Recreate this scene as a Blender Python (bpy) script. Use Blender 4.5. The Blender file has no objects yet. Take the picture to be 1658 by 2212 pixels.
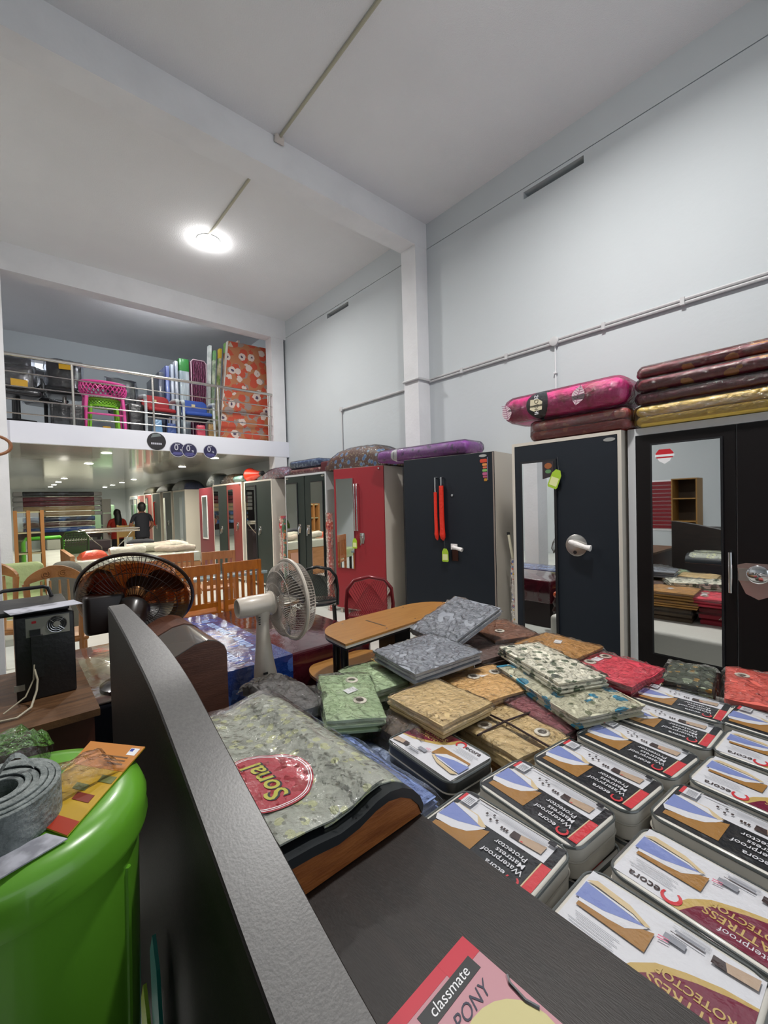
import bpy, bmesh, math, random
from mathutils import Vector, Matrix, noise as mnoise
PI = math.pi
scene = bpy.context.scene
C = scene.collection
# ---------------------------------------------------------------- camera
EYE = 1.5
cd = bpy.data.cameras.new('camera'); cam = bpy.data.objects.new('camera', cd); C.objects.link(cam)
def cam_axes(yaw, pitch, roll):
    fwd = Vector((math.sin(yaw)*math.cos(pitch), math.cos(yaw)*math.cos(pitch), math.sin(pitch)))
    right = Vector((math.cos(yaw), -math.sin(yaw), 0)); up = right.cross(fwd)
    r2 = right*math.cos(roll) + up*math.sin(roll); u2 = up*math.cos(roll) - right*math.sin(roll)
    return r2, u2, -fwd
_r, _u, _b = cam_axes(0.717155, -0.0212767, -0.0264733)
cam.matrix_world = Matrix(((_r.x, _u.x, _b.x, 0), (_r.y, _u.y, _b.y, 0), (_r.z, _u.z, _b.z, EYE), (0, 0, 0, 1)))
cd.sensor_fit = 'VERTICAL'; cd.sensor_height = 36; cd.lens = 931.08/2212*36
cd.clip_start = 0.02; cd.clip_end = 100
scene.camera = cam
# ---------------------------------------------------------------- daylight and exposure
vs = scene.view_settings
vs.view_transform = 'Standard'; vs.look = 'None'; vs.gamma = 1; vs.use_curve_mapping = False
vs.exposure = -0.2
w = bpy.data.worlds.new('daylight'); scene.world = w; w.use_nodes = True
bg = w.node_tree.nodes['Background']; bg.inputs[0].default_value = (0.86, 0.93, 1.0, 1); bg.inputs[1].default_value = 1.45
def portal(name, loc, rot, sx, sy):
    l = bpy.data.lights.new(name, 'AREA'); l.shape = 'RECTANGLE'; l.size = sx; l.size_y = sy
    l.cycles.is_portal = True
    o = bpy.data.objects.new(name, l); C.objects.link(o); o.location = loc; o.rotation_euler = rot
portal('shopfront_daylight', (1.4, -3.45, 1.8), (PI/2, 0, 0), 5.2, 3.6)
# ---------------------------------------------------------------- materials
MATS = {}
def rgb(c): return (c[0], c[1], c[2], 1)
def hexc(h):
    h = h.lstrip('#'); v = [int(h[i:i+2], 16)/255 for i in (0, 2, 4)]
    return tuple(x/12.92 if x <= .04045 else ((x+.055)/1.055)**2.4 for x in v)
def nn(nt, t, **k):
    n = nt.nodes.new(t)
    for a, b in k.items(): setattr(n, a, b)
    return n
def mat(name, col, rough=.5, metal=0, coat=0, spec=.5, bump=None, var=None, emit=None, coat_rough=.06, coords='Object', trans=0, stretch=None):
    """plain principled material; bump=(scale,strength[,kind]); var=(scale,colour2,lo,hi[,kind])"""
    if name in MATS: return MATS[name]
    if isinstance(col, str): col = hexc(col)
    m = bpy.data.materials.new(name); m.use_nodes = True; nt = m.node_tree; p = nt.nodes['Principled BSDF']
    p.inputs['Base Color'].default_value = rgb(col); p.inputs['Roughness'].default_value = rough
    p.inputs['Metallic'].default_value = metal; p.inputs['Coat Weight'].default_value = coat
    p.inputs['Coat Roughness'].default_value = coat_rough; p.inputs['Specular IOR Level'].default_value = spec
    if trans: p.inputs['Transmission Weight'].default_value = trans
    tc = None
    def vec():
        nonlocal tc
        if tc is None:
            t = nn(nt, 'ShaderNodeTexCoord'); tc = t.outputs[coords]
            if stretch:
                mp = nn(nt, 'ShaderNodeMapping'); mp.inputs['Scale'].default_value = stretch
                nt.links.new(tc, mp.inputs['Vector']); tc = mp.outputs['Vector']
        return tc
    def tex(kind, scale):
        if kind == 'voronoi':
            n = nn(nt, 'ShaderNodeTexVoronoi'); n.inputs['Scale'].default_value = scale; nt.links.new(vec(), n.inputs['Vector']); return n.outputs['Distance']
        if kind == 'wave':
            n = nn(nt, 'ShaderNodeTexWave'); n.inputs['Scale'].default_value = scale; n.inputs['Distortion'].default_value = 6; n.inputs['Detail'].default_value = 3
            nt.links.new(vec(), n.inputs['Vector']); return n.outputs['Fac']
        n = nn(nt, 'ShaderNodeTexNoise'); n.inputs['Scale'].default_value = scale; n.inputs['Detail'].default_value = 4
        nt.links.new(vec(), n.inputs['Vector']); return n.outputs['Fac']
    if var:
        c2 = hexc(var[1]) if isinstance(var[1], str) else var[1]
        f = tex(var[4] if len(var) > 4 else 'noise', var[0])
        r = nn(nt, 'ShaderNodeValToRGB'); r.color_ramp.elements[0].position = var[2]; r.color_ramp.elements[1].position = var[3]
        r.color_ramp.elements[0].color = rgb(col); r.color_ramp.elements[1].color = rgb(c2)
        nt.links.new(f, r.inputs['Fac']); nt.links.new(r.outputs['Color'], p.inputs['Base Color'])
    if bump:
        f = tex(bump[2] if len(bump) > 2 else 'noise', bump[0])
        b = nn(nt, 'ShaderNodeBump'); b.inputs['Strength'].default_value = bump[1]; b.inputs['Distance'].default_value = .02
        nt.links.new(f, b.inputs['Height']); nt.links.new(b.outputs['Normal'], p.inputs['Normal'])
        if coat: nt.links.new(b.outputs['Normal'], p.inputs['Coat Normal'])
    if emit:
        p.inputs['Emission Color'].default_value = rgb(emit[0]); p.inputs['Emission Strength'].default_value = emit[1]
    MATS[name] = m; return m
def pattern(name, base, layers, rough=.5, coat=0, bump=None, coords='Object'):
    """base colour with voronoi blobs over it; layers = (scale, colour, radius, seed offset[, inner colour, inner radius])"""
    if name in MATS: return MATS[name]
    m = mat(name, base, rough, 0, coat, bump=bump, coords=coords); nt = m.node_tree; p = nt.nodes['Principled BSDF']
    t = nn(nt, 'ShaderNodeTexCoord'); cur = None
    def mix(fac, c):
        nonlocal cur
        x = nn(nt, 'ShaderNodeMix', data_type='RGBA')
        if cur is None: x.inputs[6].default_value = rgb(hexc(base) if isinstance(base, str) else base)
        else: nt.links.new(cur, x.inputs[6])
        x.inputs[7].default_value = rgb(hexc(c) if isinstance(c, str) else c)
        nt.links.new(fac, x.inputs[0]); cur = x.outputs[2]
    for L in layers:
        mp = nn(nt, 'ShaderNodeMapping'); mp.inputs['Location'].default_value = (L[3], L[3]*.7, L[3]*1.3); nt.links.new(t.outputs[coords], mp.inputs['Vector'])
        v = nn(nt, 'ShaderNodeTexVoronoi'); v.inputs['Scale'].default_value = L[0]; nt.links.new(mp.outputs['Vector'], v.inputs['Vector'])
        nz = nn(nt, 'ShaderNodeTexNoise'); nz.inputs['Scale'].default_value = L[0]*4; nt.links.new(mp.outputs['Vector'], nz.inputs['Vector'])
        ad = nn(nt, 'ShaderNodeMath', operation='MULTIPLY_ADD'); nt.links.new(nz.outputs['Fac'], ad.inputs[0]); ad.inputs[1].default_value = .25; nt.links.new(v.outputs['Distance'], ad.inputs[2])
        for c, r in ((L[1], L[2]),) + (((L[4], L[5]),) if len(L) > 4 else ()):
            lt = nn(nt, 'ShaderNodeMath', operation='LESS_THAN'); nt.links.new(ad.outputs[0], lt.inputs[0]); lt.inputs[1].default_value = r*1.7 + .125
            mix(lt.outputs[0], c)
    nt.links.new(cur, p.inputs['Base Color'])
    return m
def film(name, tint=(1, 1, 1), mixf=.14, rough=.08, bump=None):
    """clear plastic wrapping: mostly see-through, glossy"""
    if name in MATS: return MATS[name]
    m = bpy.data.materials.new(name); m.use_nodes = True; nt = m.node_tree; nt.nodes.clear()
    o = nn(nt, 'ShaderNodeOutputMaterial'); mx = nn(nt, 'ShaderNodeMixShader'); tr = nn(nt, 'ShaderNodeBsdfTransparent'); gl = nn(nt, 'ShaderNodeBsdfGlossy')
    tr.inputs[0].default_value = rgb(tint); gl.inputs['Roughness'].default_value = rough
    fr = nn(nt, 'ShaderNodeFresnel'); fr.inputs[0].default_value = 1.45
    ad = nn(nt, 'ShaderNodeMath', operation='ADD'); ad.inputs[1].default_value = mixf; ad.use_clamp = True
    nt.links.new(fr.outputs[0], ad.inputs[0]); nt.links.new(ad.outputs[0], mx.inputs[0])
    nt.links.new(tr.outputs[0], mx.inputs[1]); nt.links.new(gl.outputs[0], mx.inputs[2]); nt.links.new(mx.outputs[0], o.inputs[0])
    if bump:
        t = nn(nt, 'ShaderNodeTexCoord'); nz = nn(nt, 'ShaderNodeTexNoise'); nz.inputs['Scale'].default_value = bump[0]; nz.inputs['Detail'].default_value = 5
        b = nn(nt, 'ShaderNodeBump'); b.inputs['Strength'].default_value = bump[1]; b.inputs['Distance'].default_value = .02
        nt.links.new(t.outputs['Object'], nz.inputs['Vector']); nt.links.new(nz.outputs['Fac'], b.inputs['Height'])
        nt.links.new(b.outputs['Normal'], gl.inputs['Normal']); nt.links.new(b.outputs['Normal'], fr.inputs['Normal'])
    MATS[name] = m; return m
# ---------------------------------------------------------------- mesh helpers
class MB:
    def __init__(s): s.v = []; s.f = []; s.m = []; s.M = Matrix.Identity(4); s.mi = 0
    def at(s, loc=(0, 0, 0), rz=0, rx=0, ry=0):
        s.M = Matrix.Translation(loc) @ Matrix.Rotation(rz, 4, 'Z') @ Matrix.Rotation(ry, 4, 'Y') @ Matrix.Rotation(rx, 4, 'X'); return s
    def add(s, vs, fs):
        n = len(s.v); s.v += [tuple(s.M @ Vector(p)) for p in vs]; s.f += [tuple(n+i for i in f) for f in fs]; s.m += [s.mi]*len(fs); return s
    def mat(s, i): s.mi = i; return s
    def box(s, x0, x1, y0, y1, z0, z1):
        return s.add([(x0, y0, z0), (x1, y0, z0), (x1, y1, z0), (x0, y1, z0), (x0, y0, z1), (x1, y0, z1), (x1, y1, z1), (x0, y1, z1)],
                     [(0, 3, 2, 1), (4, 5, 6, 7), (0, 1, 5, 4), (1, 2, 6, 5), (2, 3, 7, 6), (3, 0, 4, 7)])
    def prism(s, poly, h0, h1, axis='z'):
        n = len(poly); mp = {'z': lambda a, b, h: (a, b, h), 'y': lambda a, b, h: (a, h, b), 'x': lambda a, b, h: (h, a, b)}[axis]
        s.add([mp(a, b, h0) for a, b in poly] + [mp(a, b, h1) for a, b in poly],
              [tuple(range(n))[::-1], tuple(range(n, 2*n))] + [(i, (i+1) % n, n+(i+1) % n, n+i) for i in range(n)])
        return s
    def rings(s, rs, cap0=True, cap1=True, closed=False):
        n = len(rs[0]); vs = [p for r in rs for p in r]; fs = []
        k = len(rs); rng = range(k if closed else k-1)
        for j in rng:
            a = j*n; b = ((j+1) % k)*n
            fs += [(a+i, a+(i+1) % n, b+(i+1) % n, b+i) for i in range(n)]
        if cap0 and not closed: fs.append(tuple(range(n))[::-1])
        if cap1 and not closed: fs.append(tuple(range((k-1)*n, k*n)))
        return s.add(vs, fs)
    def lathe(s, prof, n=24, cap0=True, cap1=True):
        return s.rings([[(r*math.cos(2*PI*i/n), r*math.sin(2*PI*i/n), z) for i in range(n)] for r, z in prof], cap0, cap1)
    def tube(s, path, r, n=8, closed=False, flat=None):
        path = [Vector(p) for p in path]; k = len(path); rs = []; up = None
        for i, p in enumerate(path):
            a = path[(i-1) % k] if (i or closed) else p; b = path[(i+1) % k] if (i < k-1 or closed) else p
            d = (b-a).normalized()
            if up is None: up = Vector((0, 0, 1)) if abs(d.z) < .9 else Vector((1, 0, 0))
            x = d.cross(up).normalized(); up = x.cross(d).normalized()
            rr = r[i] if isinstance(r, (list, tuple)) else r
            rs.append([tuple(p + (x*math.cos(2*PI*j/n) + up*math.sin(2*PI*j/n)*(flat or 1))*rr) for j in range(n)])
        return s.rings(rs, True, True, closed)
    def cyl(s, p0, p1, r, n=10, r1=None): return s.tube([p0, p1], [r, r if r1 is None else r1], n)
    def slab(s, sx, sy, sz, rc=.02, re=.006, seg=4, es=3, taper=0):
        """slab centred in plan, standing on z=0, rounded corners rc and rounded edges re"""
        def ring(ins, z):
            x = sx/2-ins; y = sy/2-ins; r = max(rc-ins, .0005); out = []
            for cx, cy, a0 in ((x-r, y-r, 0), (-x+r, y-r, PI/2), (-x+r, -y+r, PI), (x-r, -y+r, 1.5*PI)):
                for k in range(seg+1):
                    a = a0 + PI/2*k/seg; out.append((cx+r*math.cos(a), cy+r*math.sin(a), z))
            return out
        rs = []
        for k in range(es+1):
            a = PI/2*k/es; rs.append(ring(re*(1-math.sin(a)), re*(1-math.cos(a))))
        for k in range(es+1):
            a = PI/2*k/es; rs.append(ring(re*(1-math.cos(a))+taper, sz-re*(1-math.sin(a))))
        return s.rings(rs)
    def pillow(s, sx, sy, sz, nx=14, ny=14, amp=.004, freq=18, seed=0, power=4, base=.25, skirt=False):
        """soft pack: full in the middle, thin at the rim, uneven top"""
        vs = []; fs = []; idx = {}
        def prof(u, v): return max(0, (1-abs(u)**power)*(1-abs(v)**power))**.5
        for j in range(ny+1):
            for i in range(nx+1):
                u = -1+2*i/nx; v = -1+2*j/ny; e = prof(u, v)
                x = u*sx/2; y = v*sy/2; nz = mnoise.noise(Vector((x*freq+seed*7.1, y*freq-seed*3.3, seed)))
                nx2 = mnoise.noise(Vector((x*9+seed, y*9, 5+seed)))*amp*1.2
                idx[(0, i, j)] = len(vs); vs.append((x+nx2, y+nx2*.7, sz*(base+(1-base)*e) + nz*amp*(.4+.6*e)))
        if not skirt:
            for j in range(ny+1):
                for i in range(nx+1):
                    if i in (0, nx) or j in (0, ny):
                        idx[(1, i, j)] = len(vs); p = vs[idx[(0, i, j)]]; vs.append((p[0]*.985, p[1]*.985, 0))
        for j in range(ny):
            for i in range(nx): fs.append((idx[0, i, j], idx[0, i+1, j], idx[0, i+1, j+1], idx[0, i, j+1]))
        if not skirt:
            loop = [(i, 0) for i in range(nx)] + [(nx, j) for j in range(ny)] + [(i, ny) for i in range(nx, 0, -1)] + [(0, j) for j in range(ny, 0, -1)]
            for k in range(len(loop)):
                a = loop[k]; b = loop[(k+1) % len(loop)]
                fs.append((idx[(1,)+a], idx[(1,)+b], idx[(0,)+b], idx[(0,)+a]))
            fs.append(tuple(idx[(1,)+a] for a in loop)[::-1])
        return s.add(vs, fs)
    def grid(s, fn, nu, nv, thick=None):
        vs = [tuple(fn(i/nu, j/nv)) for j in range(nv+1) for i in range(nu+1)]
        fs = [(j*(nu+1)+i, j*(nu+1)+i+1, (j+1)*(nu+1)+i+1, (j+1)*(nu+1)+i) for j in range(nv) for i in range(nu)]
        return s.add(vs, fs)
    def build(s, name, mats, parent=None, smooth=False, loc=None, rz=0):
        me = bpy.data.meshes.new(name); me.from_pydata(s.v, [], s.f)
        if not isinstance(mats, (list, tuple)): mats = [mats]
        for m in mats: me.materials.append(m)
        for p, k in zip(me.polygons, s.m): p.material_index = min(k, len(mats)-1)
        if smooth:
            for p in me.polygons: p.use_smooth = True
            if smooth != 'all': me.set_sharp_from_angle(angle=math.radians(40))
        me.update()
        return link(name, me, parent, loc, rz)
def link(name, me, parent=None, loc=None, rz=0, rot=None):
    o = bpy.data.objects.new(name, me); C.objects.link(o)
    if parent: o.parent = parent
    if loc: o.location = loc
    if rot: o.rotation_euler = rot
    elif rz: o.rotation_euler = (0, 0, rz)
    return o
def thing(name, label, cat, loc=(0, 0, 0), rz=0, group=None, rot=None):
    o = bpy.data.objects.new(name, None); C.objects.link(o); o.empty_display_size = .05
    o.location = loc; o.rotation_euler = rot if rot else (0, 0, rz)
    return tag(o, label, cat, group)
def tag(o, label, cat, group=None):
    o['label'] = label; o['category'] = cat
    if group: o['group'] = group
    return o
def struct(o): o['kind'] = 'structure'; return o
def dup(root, loc=None, rz=None, label=None, group=None):
    r = root.copy(); C.objects.link(r)
    if loc is not None: r.location = loc
    if rz is not None: r.rotation_euler = (0, 0, rz)
    if label: r['label'] = label
    if group: r['group'] = group
    for ch in list(root.children):
        c = ch.copy(); C.objects.link(c); c.parent = r
        for g in list(ch.children):
            d = g.copy(); C.objects.link(d); d.parent = c
    return r
TEXTS = {}
def text_mesh(s, size, extrude=0, align='LEFT', shear=0, bold=0):
    key = (s, size, extrude, align, shear, bold)
    if key in TEXTS: return TEXTS[key]
    cu = bpy.data.curves.new('lettering', 'FONT'); cu.body = s; cu.size = size; cu.extrude = extrude; cu.align_x = align; cu.align_y = 'CENTER'; cu.shear = shear; cu.offset = bold
    cu.resolution_u = 3
    o = bpy.data.objects.new('lettering', cu); C.objects.link(o)
    dg = bpy.context.evaluated_depsgraph_get(); dg.update()
    me = bpy.data.meshes.new_from_object(o.evaluated_get(dg)); bpy.data.objects.remove(o)
    TEXTS[key] = me; return me
def text_geo(s, size, **k):
    me = text_mesh(s, size, **k); return [tuple(v.co) for v in me.vertices], [tuple(p.vertices) for p in me.polygons]
def smoothstep(a, b, x):
    t = min(1, max(0, (x-a)/(b-a))); return t*t*(3-2*t)
def interp(tab, x):
    if x <= tab[0][0]: return tab[0][1]
    for (a, b), (c, d) in zip(tab, tab[1:]):
        if x <= c: return b+(d-b)*(x-a)/(c-a)
    return tab[-1][1]
# ================================================================ the setting
plaster = mat('white_plaster', (.555, .59, .612), .85, bump=(14, .10), var=(1.1, (.53, .565, .588), .3, .8), coords='Object')
plaster_c = mat('ceiling_plaster', (.76, .76, .78), .9, bump=(90, .25), var=(1.3, (.71, .71, .73), .3, .8))
beam_m = mat('beam_plaster', (.76, .76, .78), .85, bump=(25, .15), var=(3, (.69, .69, .71), .4, .8))
dark_m = mat('vent_dark', (.03, .03, .03), .9)
W = 4.1; CEIL = 5.0
b = MB().box(-4.7, 4.3, -3.7, 23, -.1, 0); struct(b.build('floor', mat('pale_floor_tile', (.62, .63, .58), .22, var=(1.5, (.55, .56, .52), .4, .7))))
b = MB()
vents = ((1.777, 2.392), (5.413, 6.008))
b.box(W, W+.2, -3.7, 23, 0, 4.578)
ys = [-3.7] + [v for a in vents for v in a] + [23]
for i in range(0, len(ys), 2): b.box(W, W+.2, ys[i], ys[i+1], 4.578, 4.65)
b.box(W, W+.2, -3.7, 23, 4.65, 4.684).box(W+.018, W+.2, -3.7, 23, 4.684, 4.693).box(W, W+.2, -3.7, 23, 4.693, 5.2)
wr = struct(b.build('wall_right', plaster))
for y0, y1 in vents:
    MB().box(W+.12, W+.13, y0-.02, y1+.02, 4.56, 4.67).build('vent_backing', dark_m, wr)
struct(MB().box(-4.7, -4.5, -3.7, 23, 0, 5.2).build('wall_left', plaster))
struct(MB().box(-4.5, W, 22.8, 23, 0, 3).build('wall_back', plaster))
b = MB().box(-4.5, W, -3.7, -3.5, 3.6, 5.2).box(-4.5, -1.2, -3.7, -3.5, 0, 3.6).box(3.95, W, -3.7, -3.5, 0, 3.6)
struct(b.build('wall_front', plaster))
struct(MB().box(-4.5, W, -3.5, 11.15, CEIL, CEIL+.2).build('ceiling', plaster_c))
# concrete frame: beams across, pillars at the wall and inside
def beam(name, y0, y1, z0, z1): struct(MB().box(-4.5, W, y0, y1, z0, z1).build(name, beam_m))
beam('trim_1', 3.75, 4.01, 4.68, CEIL)
beam('trim_2', 7.42, 7.66, 4.645, CEIL)
beam('trim_3', -.3, -.04, 4.68, CEIL)
def pillar(name, x0, x1, y0, y1, z1, z0=0): struct(MB().box(x0, x1, y0, y1, z0, z1).build(name, beam_m))
pillar('trim_4', 3.895, W, 3.752, 4.005, 4.68)
pillar('trim_5', 3.80, W-.05, 7.425, 7.655, 4.645)
pillar('trim_6', -.32, .032, 7.40, 7.70, 4.645)
pillar('trim_7', -.36, -.045, 3.752, 4.005, 4.68)
# mezzanine slab and the room on it
fascia = mat('fascia_white', (.74, .75, .82), .55, var=(.8, (.70, .71, .79), .45, .6))
soff = mat('glossy_soffit', (.50, .49, .44), .16, coat=.6, coat_rough=.05, bump=(5, .06), var=(.9, (.40, .39, .35), .35, .7))
b = MB().box(-.3, W, 7.42, 7.50, 2.42, 2.705); struct(b.build('trim_8', fascia))
b = MB().box(-4.5, W, 7.50, 22.8, 2.55, 2.70); struct(b.build('floor_mezzanine', beam_m))
b = MB().box(-4.5, W, 7.50, 22.8, 2.435, 2.55); struct(b.build('ceiling_soffit', soff))
b = MB().box(-4.5, W, 10.95, 11.1, 2.7, 4.12).box(-4.5, W, 10.95, 11.1, 4.5, CEIL).box(.78, W, 10.95, 11.1, 4.12, 4.5).box(-4.5, -1.6, 10.95, 11.1, 4.12, 4.5)
struct(b.build('wall_mezzanine', plaster))
b = MB().box(-1.6, .78, 10.94, 10.99, 4.46, 4.5).box(-1.6, .78, 10.94, 10.99, 4.12, 4.16).box(.74, .78, 10.94, 10.99, 4.16, 4.46).box(-.45, -.41, 10.94, 10.99, 4.16, 4.46)
struct(b.build('window_1', mat('window_frame_white', (.7, .7, .72), .4)))
# ---------------------------------------------------------------- conduits on wall and ceiling
pvc = mat('conduit_grey', (.52, .52, .53), .45)
pvc_y = mat('conduit_yellowed', (.42, .40, .30), .5)
t = thing('wiring_conduit', 'grey twin conduit pipe running along the tall white wall past the pillar', 'conduit', (W, 0, 0))
b = MB().tube([(-.02, -3.4, 3.015), (-.02, 3.73, 3.015)], .013).tube([(-.02, -3.4, 3.045), (-.02, 3.73, 3.045)], .013)
b.tube([(-.02, 3.73, 3.03), (-.225, 3.73, 3.03), (-.225, 4.0, 3.03)], .016)
b.build('pipe', pvc, t, True)
for y in (1.0, 1.6, 2.6, 3.2): MB().box(-.04, -.001, y, y+.03, 3.0, 3.06).build('clip', pvc, t)
MB().at((-.022, 2.075, 3.03), ry=-PI/2).lathe([(.045, -.02), (.045, .022), (.03, .028), (.0, .028)], 20).build('junction_box', pvc, t, True)
MB().cyl((-.012, 2.075, 3.0), (-.012, 2.075, 2.1), .008).box(-.03, -.001, 2.06, 2.09, 2.72, 2.735).build('drop_pipe', mat('conduit_painted', (.70, .71, .73), .6), t, True)
t = thing('wiring_conduit', 'short grey conduit on the wall bay behind the pillar turning down towards the wardrobes', 'conduit', (W, 0, 0))
MB().tube([(-.02, 4.01, 3.01), (-.02, 5.64, 3.01)], .016).build('pipe', pvc, t, True)
MB().cyl((-.015, 5.65, 3.0), (-.015, 5.65, 2.0), .009).build('drop_pipe', pvc, t, True)
MB().at((-.022, 5.645, 3.01), ry=-PI/2).lathe([(.04, -.02), (.04, .02), (.0, .026)], 18).build('junction_box', pvc, t, True)
for y0, y1, lab in ((-3.4, 3.745, 'thin yellowed conduit along the ceiling on the near side of the big beam'), (4.02, 5.62, 'thin yellowed conduit along the ceiling running from the big beam to the round lamp')):
    tag(MB().tube([(2.06, y0, CEIL-.012), (2.06, y1, CEIL-.012)], .014).build('ceiling_conduit', pvc_y, None, True), lab, 'conduit')
tag(MB().at((2.06, 3.735, 4.985), rx=PI/2).pillow(.10, .10, .03, 8, 8, .008, 40, 3).build('plaster_patch', mat('patch_plaster', (.62, .56, .52), .9), None, True), 'rough pinkish plaster patch where the ceiling conduit enters the beam', 'plaster patch')
tag(MB().at((1.77, 1.93, CEIL)).lathe([(.018, 0), (.018, -.008), (.006, -.03), (.002, -.045)], 10).build('ceiling_hook', mat('hook_dark', (.12, .12, .13), .6), None, True), 'small dark fan hook stub sticking out of the plain ceiling', 'hook')
# ---------------------------------------------------------------- lamps
def led(loc, r, power, label, group, col=(1, .98, .95), emit=80, deep=.09):
    t = thing('ceiling_lamp', label, 'lamp', loc, 0, group)
    MB().lathe([(r*1.02, 0), (r*1.04, -.012*deep/.09), (r, -.016*deep/.09)], 32).build('rim', mat('lamp_rim', (.8, .8, .8), .4), t, True)
    MB().lathe([(r, -.016*deep/.09), (r*.97, -deep*.45), (r*.8, -deep*.78), (r*.5, -deep*.94), (0.001, -deep)], 32, cap0=False).build('diffuser', mat('lamp_glow_%d' % emit, (1, 1, 1), .4, emit=(col, emit)), t, True)
    l = bpy.data.lights.new('lamp_light', 'AREA'); l.shape = 'DISK'; l.size = r*2; l.energy = power; l.color = col; l.spread = math.radians(162)
    o = bpy.data.objects.new('lamp_light', l); C.objects.link(o); o.parent = t; o.location = (0, 0, -deep-.008)
led((2.1, 5.76, CEIL), .14, 80, 'round white ceiling lamp glowing at the end of the thin conduit', None)
for k, p in enumerate(((2.1, 1.2), (-2.1, 5.76))):
    led((p[0], p[1], CEIL), .14, 118, ('round white ceiling lamp high above the bed with the bedding wares', 'round white ceiling lamp over the aisle beyond the inner pillars')[k], None)
for x in (1.25, 3.0):
    for y in (8.3, 10.33, 15.3, 17.15, 18.93, 20.6):
        led((x, y, 2.435), .075, 36, 'small recessed downlight glowing in the glossy ceiling under the mezzanine', 'downlights under the mezzanine', (1, .95, .82), 40, .008)
t = thing('tube_light', 'white tube light fixed behind the mezzanine beam, washing the upper ceiling', 'lamp', (2.1, 7.70, 4.86))
MB().box(-.62, .62, -.03, .03, -.03, .01).build('fitting', mat('lamp_rim', (.8, .8, .8), .4), t)
MB().cyl((-.6, .045, 0), (.6, .045, 0), .014, 12).build('tube', mat('tube_glow', (1, 1, 1), .4, emit=((.93, .97, 1), 25)), t, True)
l = bpy.data.lights.new('tube_glow', 'AREA'); l.shape = 'RECTANGLE'; l.size = 1.2; l.size_y = .05; l.energy = 22; l.color = (.93, .97, 1)
o = bpy.data.objects.new('tube_glow', l); C.objects.link(o); o.parent = t; o.location = (0, .08, 0); o.rotation_euler = (math.radians(80), 0, 0)
# ================================================================ steel wardrobes along the right wall
mirror_m = mat('mirror_glass', (.93, .95, .95), .015, 1.0)
chrome = mat('chrome', (.75, .75, .76), .12, 1.0)
steel = mat('brushed_steel', (.62, .60, .57), .28, 1.0)
white_wrap = mat('white_wrapping', (.82, .78, .76), .5, bump=(60, .3))
cream_steel = mat('cream_painted_steel', '#cdc6bb', .42)
grey_steel = mat('grey_painted_steel', '#c3c4c6', .42)
navy_door = mat('navy_black_door', '#161d26', .5, bump=(420, .12), spec=.35)
green_door = mat('charcoal_green_door', '#27302d', .5, spec=.35)
brown_door = mat('brown_black_door', '#0d0708', .42, spec=.35)
red_door = mat('red_door', '#94252e', .38)
maroon_door = mat('maroon_door', '#6e2730', .4)
dull_red_door = mat('dull_red_door', '#70322f', .4)
lgrey_door = mat('light_grey_door', '#8d979a', .4)
black_trim = mat('black_trim', (.012, .012, .014), .35)
tag_green = mat('tag_green', '#a3c531', .5); tag_pale = mat('tag_pale', '#dfe3a4', .5); ink = mat('ink_black', (.02, .02, .025), .6); white_print = mat('print_white', (.82, .82, .84), .45)
red_print = mat('print_red', '#c21f2c', .45)
red_sleeve = mat('red_sleeve', '#dd2a12', .6, bump=(40, .4))
def key_tag(parent, y, z, tilt=0, x=-.02, s=1.0):
    """small price tag hanging from a loop of thread, flat against the door (local door frame: -x is out)"""
    b = MB().at((x, y, z), rx=tilt)
    out = [(-.026, -.12), (.026, -.12), (.032, -.11), (.03, -.035), (.014, -.008), (-.014, -.008), (-.03, -.035), (-.032, -.11)]
    b.prism([(a*s, c*s) for a, c in out], -.0012, .0012, 'x')
    p = b.build('price_tag', tag_green, parent)
    q = MB().at((x, y, z), rx=tilt).prism([(-.024*s, -.105*s), (.024*s, -.105*s), (.024*s, -.055*s), (-.024*s, -.055*s)], -.002, -.0014, 'x'); q.build('tag_panel', tag_pale, p)
    MB().tube([(x, y, z-.015*s), (x-.003, y+.005, z+.03*s), (x+.005, y+.012, z+.07*s)], .0012, 5).build('thread', steel, p, True)
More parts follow.
